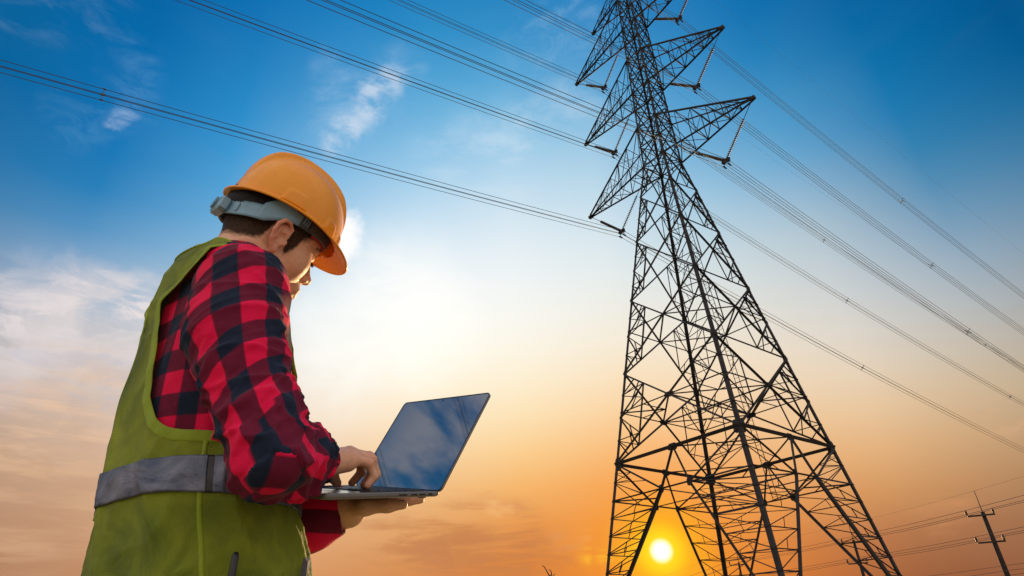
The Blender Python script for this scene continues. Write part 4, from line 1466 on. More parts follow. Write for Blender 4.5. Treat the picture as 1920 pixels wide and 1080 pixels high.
# ---- shirt
GS = Grid((-0.82, 0.72, 0.12), (-0.05, 1.48, 0.74), 0.0034)
GS.apply((-0.80, 0.82, 0.10), (-0.28, 1.33, 0.69), torso_fn(-0.017, 0.16, 0.680), 0.0)
RS = [SR, at(443, 625, 0.975), at(458, 705, 0.95), at(486, 785, 0.925), ER]
RSr = [0.069, 0.070, 0.057, 0.053, 0.050]
RF = [ER, L_(ER, WR, 0.30), L_(ER, WR, 0.62), L_(ER, WR, 0.86)]
RFr = [0.053, 0.050, 0.041, 0.033]
GS.chain(RS, RSr, 0.045, 0.03)
GS.chain(RF, RFr, 0.02)
LS = [SL, L_(SL, EL_, 0.5), EL_]
GS.chain(LS, [0.080, 0.068, 0.060], 0.045, 0.03)
LF = [EL_, L_(EL_, WL, 0.5), L_(EL_, WL, 0.80)]
GS.chain(LF, [0.060, 0.052, 0.043], 0.02)
# yoke of the shoulder running up to the collar
GS.cap(SR + UZ * 0.012, np.array([A0[0], A0[1], 0.645]) - PL * 0.055 - PF * 0.02, 0.062, 0.050, 0.04)
GS.cap(SL + UZ * 0.0, np.array([A0[0], A0[1], 0.640]) + PL * 0.055 - PF * 0.02, 0.060, 0.050, 0.04)
# open cuffs and neck hole
GS.cap(L_(ER, WR, 0.82), L_(ER, WR, 1.4), 0.028, 0.029, 0.005, True)
GS.cap(L_(EL_, WL, 0.70), L_(EL_, WL, 1.4), 0.035, 0.037, 0.006, True)
GS.cap(np.array([A0[0], A0[1], 0.672]) - PF * 0.030, hd(-0.02, 0, -0.03), 0.058, 0.068, 0.0, True)
sp, sq = GS.mesh()
del GS
sp = laplace(sp, sq, 2, 0.5)

def chain_param(P, pts):
    """nearest point on a polyline: distance, arc length, angle"""
    best = np.full(len(P), 9.0); S = np.zeros(len(P)); A = np.zeros(len(P)); acc = 0.0
    pts = [np.asarray(p) for p in pts]
    # parallel-transported frame
    d0 = pts[1] - pts[0]; d0 /= np.linalg.norm(d0)
    n = -PL - d0 * (-PL @ d0); n /= np.linalg.norm(n)
    frames = []
    for i in range(len(pts) - 1):
        d = pts[i + 1] - pts[i]; L = np.linalg.norm(d); d = d / L
        n = n - d * (n @ d); n /= np.linalg.norm(n)
        frames.append((d, n.copy(), np.cross(d, n), L, acc)); acc += L
    for i, (d, n_, b_, L, ac) in enumerate(frames):
        r_ = P - pts[i]
        t = np.clip(r_ @ d, 0, L)
        if i == 0: t = np.minimum(r_ @ d, L)
        if i == len(frames) - 1: t = np.maximum(r_ @ d, 0)
        v = r_ - t[:, None] * d
        dd = np.linalg.norm(v, axis=1)
        m = dd < best
        best[m] = dd[m]; S[m] = (t + ac)[m]; A[m] = np.arctan2(v @ b_, v @ n_)[m]
    return best, S, A
def rounded(pts, r):
    out = [pts[0]]
    for i in range(1, len(pts) - 1):
        a = pts[i - 1] - pts[i]; b = pts[i + 1] - pts[i]
        la, lb = np.linalg.norm(a), np.linalg.norm(b)
        q = min(r, la * 0.48, lb * 0.48)
        p0, p2 = pts[i] + a / la * q, pts[i] + b / lb * q
        for t in np.linspace(0, 1, 9):
            out.append((1 - t) ** 2 * p0 + 2 * t * (1 - t) * pts[i] + t * t * p2)
    out.append(pts[-1])
    return out
RC = rounded([SR, RS[2], ER, WR], 0.09)
LC = rounded([SL, EL_, WL], 0.09)
dR, sR, aR = chain_param(sp, RC)
dL, sL, aL = chain_param(sp, LC)
rR = np.interp(sR, [0, 0.08, 0.17, 0.26, 0.34, 0.52], [0.078, 0.085, 0.072, 0.066, 0.062, 0.04])
wlat = (sp[:, 0] - A0[0]) * PL[0] + (sp[:, 1] - A0[1]) * PL[1]
wfor = (sp[:, 0] - A0[0]) * PF[0] + (sp[:, 1] - A0[1]) * PF[1]
isR = (dR < rR * 1.28) & (wlat < -0.055) & ((sR > 0.10) | (wlat < -0.108 - 0.25 * np.minimum(0, 0.0)))
isL = (dL < 0.085) & (wlat > 0.13)
tv = np.arctan2(wlat / 0.19, (wfor + 0.01) / 0.13)
# folds: rings round the sleeve that tighten towards elbow and cuff, slanting drags elsewhere
nrm = vnormals(sp, sq)
def n2(a, b, seed):
    r_ = np.random.default_rng(seed); v = np.zeros(len(a))
    for k in range(7):
        t = r_.uniform(0, PI); f = 0.7 + 0.22 * k
        v += np.sin((a * math.cos(t) + b * math.sin(t)) * f + r_.uniform(0, 6.28)) / (1 + 0.2 * k)
    return v / 3.0
def folds(s, a, P, seed):
    w = n3(P, 16, seed) * 0.022
    u_ = a * 0.06
    k = np.interp(s, [0, 0.12, 0.24, 0.34, 0.55], [0.35, 0.5, 0.85, 1.15, 1.1])
    # slanting drags from the inside of the elbow and the shoulder
    p1 = (s + w) * 88 + u_ * 30
    p2 = u_ * 26 - (s + w) * 14
    r1 = (1 - np.abs(n2(p1, p2, seed + 3))) ** 4
    r2 = (1 - np.abs(n2((s - w) * 120 - u_ * 46, u_ * 34, seed + 4))) ** 4
    r3 = (1 - np.abs(n2((s + w) * 180 + u_ * 20, u_ * 50, seed + 5))) ** 3
    cuffk = np.interp(s, [0.30, 0.42, 0.55], [0.0, 1.0, 1.2])
    return k * (0.0120 * r1 + 0.0075 * r2 + 0.006 * r3 * cuffk) - 0.006 * k + 0.003 * n3(P, 26, seed + 2)
disp = 0.0045 * n3(sp, 26, 11) + 0.0095 * (1 - np.abs(n3(sp * np.array([1, 1, 0.55]), 34, 12))) ** 3 - 0.002
disp = np.minimum(disp, 0.0035)
disp = np.where(isR, folds(sR, aR, sp, 20), disp)
disp = np.where(isL, folds(sL, aL, sp, 40), disp)
for _ in range(2):        # soften the change from one field to the next
    a_ = np.zeros(len(sp)); c_ = np.zeros(len(sp))
    e_ = np.concatenate([sq[:, [i, (i + 1) % 4]] for i in range(4)])
    a_ = np.bincount(e_[:, 0], disp[e_[:, 1]], len(sp)) + np.bincount(e_[:, 1], disp[e_[:, 0]], len(sp))
    c_ = np.bincount(e_[:, 0], minlength=len(sp)) + np.bincount(e_[:, 1], minlength=len(sp))
    disp = 0.6 * disp + 0.4 * a_ / np.maximum(c_, 1)
seamd = np.abs(dR - rR * 1.28)
spd = sp + nrm * disp[:, None]
# keep the cuff rims crisp
so_ = mk('shirt', spd, sq, M['plaid'], person, True, PBASE); so_.location = (0, 0, 0)
fr3 = isR[sq].sum(1) >= 2; fl3 = isL[sq].sum(1) >= 2
u = np.zeros((len(sq), 4)); v = np.zeros((len(sq), 4))
uT = wfor[sq] * 1.02 + 0.02; vT = sp[sq][:, :, 2] + 0.008
back_ = np.abs(wlat[sq]) < 0.13
uT = tv[sq] * 0.165
aq = aR[sq]; aq = np.where(aq - aq[:, :1] > PI, aq - 2 * PI, np.where(aq - aq[:, :1] < -PI, aq + 2 * PI, aq))
al_ = aL[sq]; al_ = np.where(al_ - al_[:, :1] > PI, al_ - 2 * PI, np.where(al_ - al_[:, :1] < -PI, al_ + 2 * PI, al_))
tq = tv[sq]; tq = np.where(tq - tq[:, :1] > PI, tq - 2 * PI, np.where(tq - tq[:, :1] < -PI, tq + 2 * PI, tq))
Rr = 0.072 * 6 / (2 * PI)
u = np.where(fr3[:, None], aq * Rr + 0.018, np.where(fl3[:, None], al_ * Rr, tq * 0.1604))
v = np.where(fr3[:, None], sR[sq] + 0.020, np.where(fl3[:, None], sL[sq] + 0.036, sp[sq][:, :, 2] + 0.012))
# a little drag of the cloth grain
v = np.where(fr3[:, None], v - 0.40 * u, v)
v = v + 0.004 * n3(sp, 18, 71)[sq]; u = u + 0.004 * n3(sp, 18, 72)[sq]
att = so_.data.attributes.new('cloth', 'FLOAT_VECTOR', 'CORNER')
uv = np.stack([u.ravel(), v.ravel(), np.zeros(u.size)], 1).astype(np.float32)
att.data.foreach_set('vector', uv.ravel())

# ---- vest: loft with armholes cut along smooth closed curves
ARM = [(-0.137, -0.035, .541), (-.139, -.044, .485), (-.137, -.060, .422), (-.133, -.073, .365), (-.128, -.086, .336), (-.118, -.106, .310), (-.102, -.130, .295), (-.070, -.159, .290), (-.030, -.177, .290)]
def sz2tz(s, l, z):
    s_, a, b = loft_at(z)
    return math.atan2(l / b, (s - s_) / a), z
poly = [sz2tz(*p) for p in ARM]
poly += [(-1.20, 0.298), (-0.80, 0.328), (-0.48, 0.385), (-0.28, 0.47), (-0.30, 0.555), (-0.70, 0.618), (-1.57, 0.650), (-1.95, 0.650), (-2.25, 0.632), (-2.50, 0.606), (-2.72, 0.580)]
poly = np.array(poly)
def closed_curve(p, n):
    m = len(p); out = []
    for i in range(m):
        p0, p1, p2, p3 = p[i - 1], p[i], p[(i + 1) % m], p[(i + 2) % m]
        for t in np.linspace(0, 1, n, endpoint=False):
            out.append(0.5 * ((2 * p1) + (-p0 + p2) * t + (2 * p0 - 5 * p1 + 4 * p2 - p3) * t * t + (-p0 + 3 * p1 - 3 * p2 + p3) * t ** 3))
    return np.array(out)
curve = closed_curve(poly, 12)
def inside(T, Z, c):
    r_ = np.zeros(T.shape, bool)
    x, y = c[:, 0], c[:, 1]
    for i in range(len(c)):
        j = i - 1
        m = ((y[i] > Z) != (y[j] > Z)) & (T < (x[j] - x[i]) * (Z - y[i]) / (y[j] - y[i] + 1e-12) + x[i])
        r_ ^= m
    return r_
def vest_fold(th, z):
    P = loft_pt(th, z)
    f = 0.009 * (1 - np.abs(np.sin(th * 4.5 + 2.2 * n3(P, 9, 31)))) ** 2 * np.interp(z, [-.1, .12, .3, .5, .7], [1.0, 1.0, .6, .3, .1])
    g = 0.010 * (1 - np.abs(n3(P * np.array([1, 1, 0.8]), 20, 32))) ** 4 + 0.004 * (1 - np.abs(n3(P, 46, 36))) ** 4 + 0.004 * n3(P, 14, 33)
    ww = np.exp(-((th + 0.78) / 0.34) ** 2) * np.interp(z, [-.1, .02, .14, .19, .23], [.6, 1, 1, .6, 0])
    h = ww * (0.010 + 0.012 * (1 - np.abs(np.sin(th * 7.0 + z * 9 + 1.0))) ** 1.5)
    return f + g + h - 0.003
NT_, NZ_ = 300, 230
ths = np.linspace(-PI, PI, NT_, endpoint=False)
zs = np.linspace(-0.055, 0.672, NZ_)
TT, ZZ = np.meshgrid(ths, zs)
T1, Z1 = TT.ravel(), ZZ.ravel()
idx = np.arange(NT_ * NZ_).reshape(NZ_, NT_)
quads = np.stack([idx[:-1], np.roll(idx, -1, 1)[:-1], np.roll(idx, -1, 1)[1:], idx[1:]], -1).reshape(-1, 4)
cm_ = curve * np.array([-1, 1])
ins = inside(T1, Z1, curve) | inside(T1, Z1, cm_)
# front opening: a V at the neck
vneck = (np.abs(T1) < 0.34 * (Z1 - 0.46) / 0.2)
ins |= vneck & (Z1 > 0.46)
keep = ~ins[quads].any(1)
quads = quads[keep]
e_ = np.concatenate([quads[:, [i, (i + 1) % 4]] for i in range(4)])
ek = np.sort(e_, 1); key = ek[:, 0].astype(np.int64) * (NT_ * NZ_) + ek[:, 1]
uk, cn_ = np.unique(key, return_counts=True)
bd = uk[cn_ == 1]
bv = np.unique(np.concatenate([bd // (NT_ * NZ_), bd % (NT_ * NZ_)]))
sc_ = np.array([0.16, 1.0])
dense = np.concatenate([curve, cm_])
for i in bv:
    p = np.array([T1[i], Z1[i]])
    dd = np.linalg.norm((dense - p) * sc_, axis=1)
    j = dd.argmin()
    if dd[j] < 0.012:
        T1[i], Z1[i] = dense[j]
off = -0.007 + vest_fold(T1, Z1)
# cloth is dragged tight at the armhole rim
vp = loft_pt(T1, Z1, 0.0)
s_, a_l, b_l = loft_at(Z1)
outn = np.stack([PF[0] * np.cos(T1) / a_l + PL[0] * np.sin(T1) / b_l, PF[1] * np.cos(T1) / a_l + PL[1] * np.sin(T1) / b_l, 0 * T1], -1)
outn /= np.linalg.norm(outn, axis=1)[:, None]
outn[:, 2] = np.interp(Z1, [0.54, 0.6, 0.69], [0, 0.7, 1.2])
outn /= np.linalg.norm(outn, axis=1)[:, None]
vp = vp + outn * off[:, None]
used_ = np.unique(quads); remap = np.full(len(vp), -1); remap[used_] = np.arange(len(used_))
vo = mk('safety_vest', vp[used_], remap[quads], M['vest'], person, True, PBASE); vo.location = (0, 0, 0)
sm_ = vo.modifiers.new('thickness', 'SOLIDIFY'); sm_.thickness = 0.0022; sm_.offset = 1

def on_vest(T, Z, extra=0.0):
    T = np.asarray(T, float); Z = np.asarray(Z, float)
    s_, a, b = loft_at(Z)
    n = np.stack([PF[0] * np.cos(T) / a + PL[0] * np.sin(T) / b, PF[1] * np.cos(T) / a + PL[1] * np.sin(T) / b, 0 * T], -1)
    n /= np.linalg.norm(n, axis=1)[:, None]
    n[:, 2] = np.interp(Z, [0.54, 0.6, 0.69], [0, 0.7, 1.2])
    n /= np.linalg.norm(n, axis=1)[:, None]
    return loft_pt(T, Z, 0.0) + n * (-0.007 + vest_fold(T, Z) + extra)[:, None], n
for c in (curve, cm_):
    P, n = on_vest(c[::2, 0], c[::2, 1], np.full(len(c[::2]), 0.002))
    V, F = tube(P, 0.0095, 10, True, 0.17, n)
    o = mk('armhole_binding', V, F, M['trim'], vo, True, PBASE); o.location = (0, 0, 0)
tt = np.linspace(0.68, 2 * PI - 0.68, 90)
P, n = on_vest(tt, np.full(90, 0.669), np.full(90, 0.001))
V, F = tube(P, 0.007, 8, False, 0.45, n)
o = mk('collar_binding', V, F, M['trim'], vo, True, PBASE); o.location = (0, 0, 0)

def strip(t0, t1, z0f, z1f, nt, nz, extra, name, m, parent, thick=0.0016):
    tt = np.linspace(t0, t1, nt); vv = np.linspace(0, 1, nz)
    T, Vv = np.meshgrid(tt, vv)
    Z = z0f(T) * (1 - Vv) + z1f(T) * Vv
    P, n = on_vest(T.ravel(), Z.ravel(), np.full(T.size, extra))
    wr = 0.0012 * n3(P, 60, 61) + 0.0012 * n3(P, 130, 62)
    P = P + n * wr[:, None]
    ix = np.arange(nt * nz).reshape(nz, nt)
    q_ = np.stack([ix[:-1, :-1], ix[:-1, 1:], ix[1:, 1:], ix[1:, :-1]], -1).reshape(-1, 4)
    o = mk(name, P, q_, m, parent, True, PBASE); o.location = (0, 0, 0)
    md = o.modifiers.new('thickness', 'SOLIDIFY'); md.thickness = thick; md.offset = 1
    return o
lo_ = lambda T: 0.206 + 0.003 * np.sin(T * 2)
hi_ = lambda T: 0.259 + 0.002 * np.sin(T * 3 + 1)
strip(-PI, -1.93, lo_, hi_, 170, 16, 0.004, 'reflective_tape', M['tape'], vo)
strip(-1.87, -0.12, lo_, hi_, 110, 16, 0.004, 'reflective_tape', M['tape'], vo)
strip(0.12, 1.40, lo_, hi_, 110, 16, 0.004, 'reflective_tape', M['tape'], vo)
strip(1.44, PI, lo_, hi_, 150, 16, 0.004, 'reflective_tape', M['tape'], vo)
strip(-1.935, -1.865, lo_, hi_, 8, 16, 0.0030, 'tape_seam', M['black'], vo)
for tz in (-1.97, 1.97):
    zz_ = np.linspace(-0.05, 0.285, 50)
    P, n = on_vest(np.full(50, tz) + 0.01 * np.sin(zz_ * 20), zz_, np.full(50, 0.0015))
    V, F = tube(P, 0.0042, 6, False, 0.6, n)
    o = mk('side_seam', V, F, M['trim'], vo, True, PBASE); o.location = (0, 0, 0)

# ---- trousers and boots (below the frame)
GT = Grid((-0.82, 0.80, -0.70), (-0.26, 1.36, 0.12), 0.009)
ax0 = np.array([A0[0], A0[1], 0])
GT.apply((-0.78, 0.84, -0.2), (-0.3, 1.31, 0.1), torso_fn(-0.016, -0.09, 0.075), 0.0)
for s_ in (-1, 1):
    hp_ = ax0 + PL * s_ * 0.09 + PF * 0.03
    GT.chain([hp_ + UZ * -0.04, ax0 + PL * s_ * 0.11 + PF * 0.04 - UZ * 0.33, ax0 + PL * s_ * 0.12 - UZ * 0.62], [0.098, 0.075, 0.058], 0.04)
tp, tq_ = GT.mesh()
tp = laplace(tp, tq_, 3)
tp = tp + vnormals(tp, tq_) * (0.004 * n3(tp, 30, 81))[:, None]
o = mk('trousers', tp, tq_, M['trouser'], person, True, PBASE); o.location = (0, 0, 0)
for s_ in (-1, 1):
    GB = Grid((-0.82, 0.80, -0.725), (-0.2, 1.45, -0.52), 0.006)
    f0 = ax0 + PL * s_ * 0.12 - UZ * 0.66
    RB = np.stack([PF, PL, UZ], 1)
    GB.ell(f0 + PF * 0.09 - UZ * 0.015, RB, (0.13, 0.048, 0.042), 0.02)
    GB.ell(f0 + PF * 0.0 - UZ * 0.015, RB, (0.06, 0.042, 0.044), 0.02)
    GB.cap(f0 - UZ * 0.0, f0 + UZ * 0.08, 0.048, 0.05, 0.02)
    GB.apply((-0.9, 0.7, -0.8), (0, 1.6, -0.715), lambda X, Y, Z: (Z + 0.716) + 0 * X + 0 * Y, 0.0, True)
    p_, q_ = GB.mesh()
    o = mk('boot', p_, q_, M['shoe'], person, True, PBASE); o.location = (0, 0, 0)
# belt pouch at the front of the hip
pc, pn = on_vest(np.array([-0.72]), np.array([0.062]))
pc, pn = at(524, 1122, 1.13), pn[0]
pt_ = np.cross(UZ, pn)
mb = MB()
cs = []
for (w_, z_) in ((-0.035, -0.08), (0.035, -0.08), (0.042, 0.0), (0.040, 0.055), (0.0, 0.064), (-0.040, 0.055), (-0.042, 0.0)):
    cs.append((w_ * 0.72, z_))
V = [pc + pt_ * w_ * f + UZ * z_ * f + pn * d for (d, f) in ((0.0, 0.9), (0.008, 1.0), (0.032, 1.0), (0.040, 0.88)) for (w_, z_) in cs]
F = [tuple(range(7)), tuple(range(21, 28))[::-1]] + [(l * 7 + i, (l + 1) * 7 + i, (l + 1) * 7 + (i + 1) % 7, l * 7 + (i + 1) % 7) for l in range(3) for i in range(7)]
o = mk('belt_pouch', V, F, M['pouch'], person, False, PBASE); o.location = (0, 0, 0)

# ---- hard hat
def helm(*p):
    return HC + HR @ HHR @ (np.array(p, float) + HHO)
HHR = rotm(0, 0.0, 0.0)
HHO = np.array([0.0, 0, 0.0])
def shell():
    nt, npf = 288, 120
    V = np.zeros((npf, nt, 3))
    th = np.linspace(0, 2 * PI, nt, endpoint=False)
    cx = 0.006
    a, b, h, z0 = 0.124, 0.104, 0.140, 0.052
    visor = np.clip(np.cos(th), 0, 1) ** 2.2
    rear = np.clip(-np.cos(th), 0, 1) ** 2
    brim = 0.009 + 0.034 * visor + 0.002 * rear
    drop = -0.012 * visor + 0.004 * rear
    arch = 0.012 * np.sin(th) ** 2
    ct_, st2 = np.cos(th), np.sin(th)
    for i in range(npf):
        if i < 22:                                   # brim from its rim inwards to the shell
            t = i / 22
            rr_ = 1.0; add_ = brim * (1 - t)
            zz_ = z0 + arch + drop * (1 - t) ** 1.0 + 0.004 * t ** 2 - 0.003 * (1 - t) ** 4
            x = cx + (a + add_) * ct_; y = (b + add_ * 0.9) * st2
            V[i] = np.stack([x, y, zz_ + 0 * x], 1)
        else:
            f = (i - 22) / (npf - 23) * PI / 2
            cf, sf = math.cos(f), math.sin(f)
            r_ = cf ** 0.86
            x = cx - 0.006 * sf + a * r_ * ct_; y = b * r_ * st2
            z = z0 + 0.004 + arch * (1 - sf) + h * sf ** 0.92
            # raised crown ridge running front to back with two shoulders
            w = np.abs(y)
            up_ = np.clip(sf * 1.9 - 0.55, 0, 1)
            rid = 0.0135 * (1 / (1 + np.exp((w - 0.027) / 0.0016))) + 0.0030 * (1 / (1 + np.exp((w - 0.040) / 0.002)))
            nrm_ = np.stack([ct_ * cf / a, st2 * cf / b, np.full(nt, sf / h)], 1)
            nrm_ /= np.linalg.norm(nrm_, axis=1)[:, None]
            # accessory bosses low on the sides, front and back
            zr = (z - z0 - 0.004 - arch)
            boss = np.zeros(nt)
            for (tc_, hw, hh, am) in ((-1.78, 0.200, 0.030, 0.0024), (-0.98, 0.150, 0.028, 0.0026), (1.78, 0.200, 0.030, 0.0024), (0.98, 0.150, 0.028, 0.0026), (0.0, 0.17, 0.034, 0.005), (-0.47, 0.10, 0.03, 0.003), (0.47, 0.10, 0.03, 0.003)):
                dth = np.abs((th - tc_ + PI) % (2 * PI) - PI)
                tap = hw * (1.1 - 0.35 * zr / hh)
                boss = np.maximum(boss, am / (1 + np.exp((dth - tap) / 0.008)) / (1 + np.exp((zr - hh) / 0.0012)))
            V[i] = np.stack([x, y, np.full(nt, z)], 1) + nrm_ * (rid * up_ + boss)[:, None]
    return V
SH = shell()
npf, nt = SH.shape[:2]
P = SH.reshape(-1, 3)
ix = np.arange(npf * nt).reshape(npf, nt)
qd = np.stack([ix[:-1], np.roll(ix, -1, 1)[:-1], np.roll(ix, -1, 1)[1:], ix[1:]], -1).reshape(-1, 4)
hw = np.array([helm(*p) for p in P])
hat = mk('hard_hat', hw, qd, M['helmet'], person, True, PBASE); hat.location = (0, 0, 0)
md = hat.modifiers.new('thickness', 'SOLIDIFY'); md.thickness = 0.0028; md.offset = -1
rimp = np.array([helm(*(SH[0, j] + np.array([0, 0, -0.0005]))) for j in range(0, nt, 2)])
V, F = tube(rimp, 0.0026, 8, True)
o = mk('rim_bead', V, F, M['helmet'], hat, True, PBASE); o.location = (0, 0, 0)

# suspension: headband that dips under the back of the head
def band_pts(th, f):
    """th 0 = front, pi = back; f 0..1 bottom to top"""
    c = math.cos(th); s = math.sin(th); ad = abs(th if th <= PI else 2 * PI - th) * 180 / PI
    zb = np.interp(ad, [0, 40, 70, 90, 105, 118, 150, 180], [0.054, 0.050, 0.042, 0.037, 0.026, 0.010, 0.000, -0.002])
    zt = np.interp(ad, [0, 40, 70, 88, 100, 108, 116, 126, 150, 180], [0.082, 0.078, 0.074, 0.082, 0.083, 0.078, 0.062, 0.041, 0.034, 0.033])
    rx = np.interp(ad, [0, 90, 130, 180], [0.106, 0.100, 0.110, 0.116]); ry = np.interp(ad, [0, 90, 130, 180], [0.080, 0.0900, 0.090, 0.086])
    z = zb + (zt - zb) * f
    fl = 1 + 0.05 * f * (ad < 125)
    return np.array([0.002 + rx * c * fl, ry * s * fl, z])
def headband(lo_a, hi_a, m, name, nf=7, na=120, scale=1.0, fz=(0, 1)):
    A = np.linspace(lo_a, hi_a, na)
    V = []
    for th_ in A:
        for k in range(nf):
            p = band_pts(th_, fz[0] + (fz[1] - fz[0]) * k / (nf - 1)); p[:2] *= scale
            V.append(hd(*p))
    ix = np.arange(na * nf).reshape(na, nf)
    q_ = np.stack([ix[:-1, :-1], ix[1:, :-1], ix[1:, 1:], ix[:-1, 1:]], -1).reshape(-1, 4)
    o = mk(name, V, q_, m, hat, True, PBASE); o.location = (0, 0, 0)
    md = o.modifiers.new('thickness', 'SOLIDIFY'); md.thickness = 0.0024; md.offset = 0
    return o
headband(R(83), R(277), M['band'], 'headband')
headband(R(-84), R(84), M['bandd'], 'headband_front')
headband(R(-60), R(60), M['sweat'], 'sweatband', scale=0.975, fz=(-0.15, 1.0))
# raised clip on the headband, buckle and ratchet
for sg in (-1, 1):
    p = band_pts(PI - 0.52, 0.5); p[1] *= sg
    q1 = band_pts(PI - 0.50, 0.5); q1[1] *= sg
    q2 = band_pts(PI - 0.54, 0.5); q2[1] *= sg
    d = HR @ (q2 - q1); d /= np.linalg.norm(d); up_ = HR @ np.array([0, 0, 1.]); n_ = np.cross(d, up_)
    V, F = boxv(hd(*p), d, n_, up_, 0.0022, 0.004, 0.009)
    o = mk('band_clip', V, F, M['band'], hat, False, PBASE); o.location = (0, 0, 0)
    for k, th_ in enumerate((R(80), R(77), R(74), R(68))):
        p = band_pts(th_, 0.42); p[1] *= sg * 1.02
        q2 = band_pts(th_ + 0.02, 0.42); q2[1] *= sg * 1.02
        d = HR @ (q2 - p); d /= np.linalg.norm(d); n_ = np.cross(d, up_)
        V, F = boxv(hd(*p), d, n_, up_, 0.0010 if k < 3 else 0.004, 0.003, 0.008 if k < 3 else 0.011)
        o = mk('buckle_bar', V, F, M['band'] if k < 3 else M['bandd'], hat, False, PBASE); o.location = (0, 0, 0)
rc = np.array([-0.119, 0, 0.014])
X_, Y_, Z_ = HR[:, 0], HR[:, 1], HR[:, 2]
mb = MB()
def rbox(c, hx, hy, hz, ch=0.35):
    V = []
    for (x, s_) in ((-hx, 0.8), (-hx * 0.6, 1.0), (hx * 0.6, 1.0), (hx, 0.86)):
        for (y, z) in ((-1, -1 + ch), (-1 + ch, -1), (1 - ch, -1), (1, -1 + ch), (1, 1 - ch), (1 - ch, 1), (-1 + ch, 1), (-1, 1 - ch)):
            V.append(hd(*(c + np.array([x, y * hy * s_, z * hz * s_]))))
    F = [tuple(range(8)), tuple(range(24, 32))[::-1]] + [(l * 8 + i, (l + 1) * 8 + i, (l + 1) * 8 + (i + 1) % 8, l * 8 + (i + 1) % 8) for l in range(3) for i in range(8)]
    return V, F
V, F = rbox(rc, 0.010, 0.034, 0.017)
o = mk('ratchet_housing', V, F, M['band'], hat, False, PBASE); o.location = (0, 0, 0)
mb = MB()
for k in range(24):
    an = 2 * PI * k / 24
    mb.add(*boxv(hd(rc[0] - 0.011, math.cos(an) * 0.0115, rc[2] + math.sin(an) * 0.0115), X_, Y_ * math.cos(an) + Z_ * math.sin(an), -Y_ * math.sin(an) + Z_ * math.cos(an), 0.004, 0.002, 0.0011))
V, F = tube([hd(rc[0] - 0.006, 0, rc[2]), hd(rc[0] - 0.015, 0, rc[2])], 0.0120, 24); mb.add(V, F)
o = mk('ratchet_knob', *mb.get(), M['band'], hat, False, PBASE); o.location = (0, 0, 0)
# crown straps inside the shell
for an in (R(35), R(90), R(145)):
    pts = []
    for t in np.linspace(-1, 1, 15):
        w = abs(t)
        x = 0.118 * math.cos(an) * t; y = 0.095 * math.sin(an) * t
        z = 0.062 + (1 - w ** 2.4) * 0.105
        pts.append(hd(x + 0.004, y, z))
    V, F = tube(pts, 0.009, 6, False, 0.12, [HR @ np.array([0, 0, 1.0])] * 15)
    o = mk('crown_strap', V, F, M['bandd'], hat, True, PBASE); o.location = (0, 0, 0)

# ---- two-way radio clipped at the side of the vest: only its aerial reaches the frame
ap, an_ = on_vest(np.array([-1.80]), np.array([0.045]), np.array([0.004]))
ap, an_ = ap[0], an_[0]
rt_ = np.cross(UZ, an_)
rb = ap - UZ * 0.05 + an_ * 0.020
radio = empty('two_way_radio', tuple(rb + np.array([0, 0, CZ])), 'black stub aerial of a radio clipped to the side of the green vest', 'radio')
RBASE = tuple(rb + np.array([0, 0, CZ]))
def rpart(name, V, F, m, sm=True):
    o = mk(name, V, F, m, radio, sm, RBASE); o.location = (0, 0, 0); return o
V = []
for (z, f) in ((-0.055, 0.86), (-0.050, 1), (0.045, 1), (0.052, 0.9)):
    for (x, y) in ((-1, -.7), (-.7, -1), (.7, -1), (1, -.7), (1, .7), (.7, 1), (-.7, 1), (-1, .7)):
        V.append(rb + rt_ * x * 0.027 * f + an_ * y * 0.016 * f + UZ * z)
F = [tuple(range(8))[::-1], tuple(range(24, 32))] + [(l * 8 + i, l * 8 + (i + 1) % 8, (l + 1) * 8 + (i + 1) % 8, (l + 1) * 8 + i) for l in range(3) for i in range(8)]
rpart('radio_body', V, F, M['black'], False)
tdir = UZ + rt_ * 0.02
V, F = tube([rb - rt_ * 0.0 + UZ * 0.05, rb + tdir * 0.105, rb + tdir * 0.128, rb + tdir * 0.133], [0.0058, 0.0050, 0.0048, 0.0030], 12)
rpart('aerial', V, F, M['black'])
V, F = tube([rb + rt_ * 0.017 + UZ * 0.05, rb + rt_ * 0.017 + UZ * 0.066], 0.007, 14)
rpart('volume_knob', V, F, M['black'], False)
# ------------------------------------------------------------------ laptop
LW, LD, LH, LT = 0.305, 0.212, 0.208, 0.0085
lbase = tuple(lp(-LD / 2, 0, -LT) + np.array([0, 0, CZ]))
laptop = empty('laptop', lbase, 'open slim silver laptop held in the man\'s hands, its dark screen mirroring sky and wires', 'laptop')
def lpart(name, V, F, m, parent=None, sm=False):
    o = mk(name, V, F, m, parent or laptop, sm, lbase); o.location = (0, 0, 0); return o
def rr_outline(x0, x1, y0, y1, r, n=6):
    out = []
    for (cx, cy, a0) in ((x1 - r, y1 - r, 0), (x0 + r, y1 - r, 90), (x0 + r, y0 + r, 180), (x1 - r, y0 + r, 270)):
        for k in range(n + 1):
            a = R(a0 + 90 * k / n)
            out.append((cx + r * math.cos(a), cy + r * math.sin(a)))
    return out
def slab(outline, zs_ins, tf):
    V = []; n = len(outline)
    cx = sum(p[0] for p in outline) / n; cy = sum(p[1] for p in outline) / n
    for (z, ins_) in zs_ins:
        for (x, y) in outline:
            d = math.hypot(x - cx, y - cy)
            V.append(tf(x - (x - cx) / d * ins_, y - (y - cy) / d * ins_, z))
    m_ = len(zs_ins)
    F = [tuple(range(n))[::-1], tuple(range((m_ - 1) * n, m_ * n))]
    for l in range(m_ - 1):
        for i in range(n):
            F.append((l * n + i, l * n + (i + 1) % n, (l + 1) * n + (i + 1) % n, (l + 1) * n + i))
    return V, F
tb_ = lambda x, y, z: lp(x, y, z)
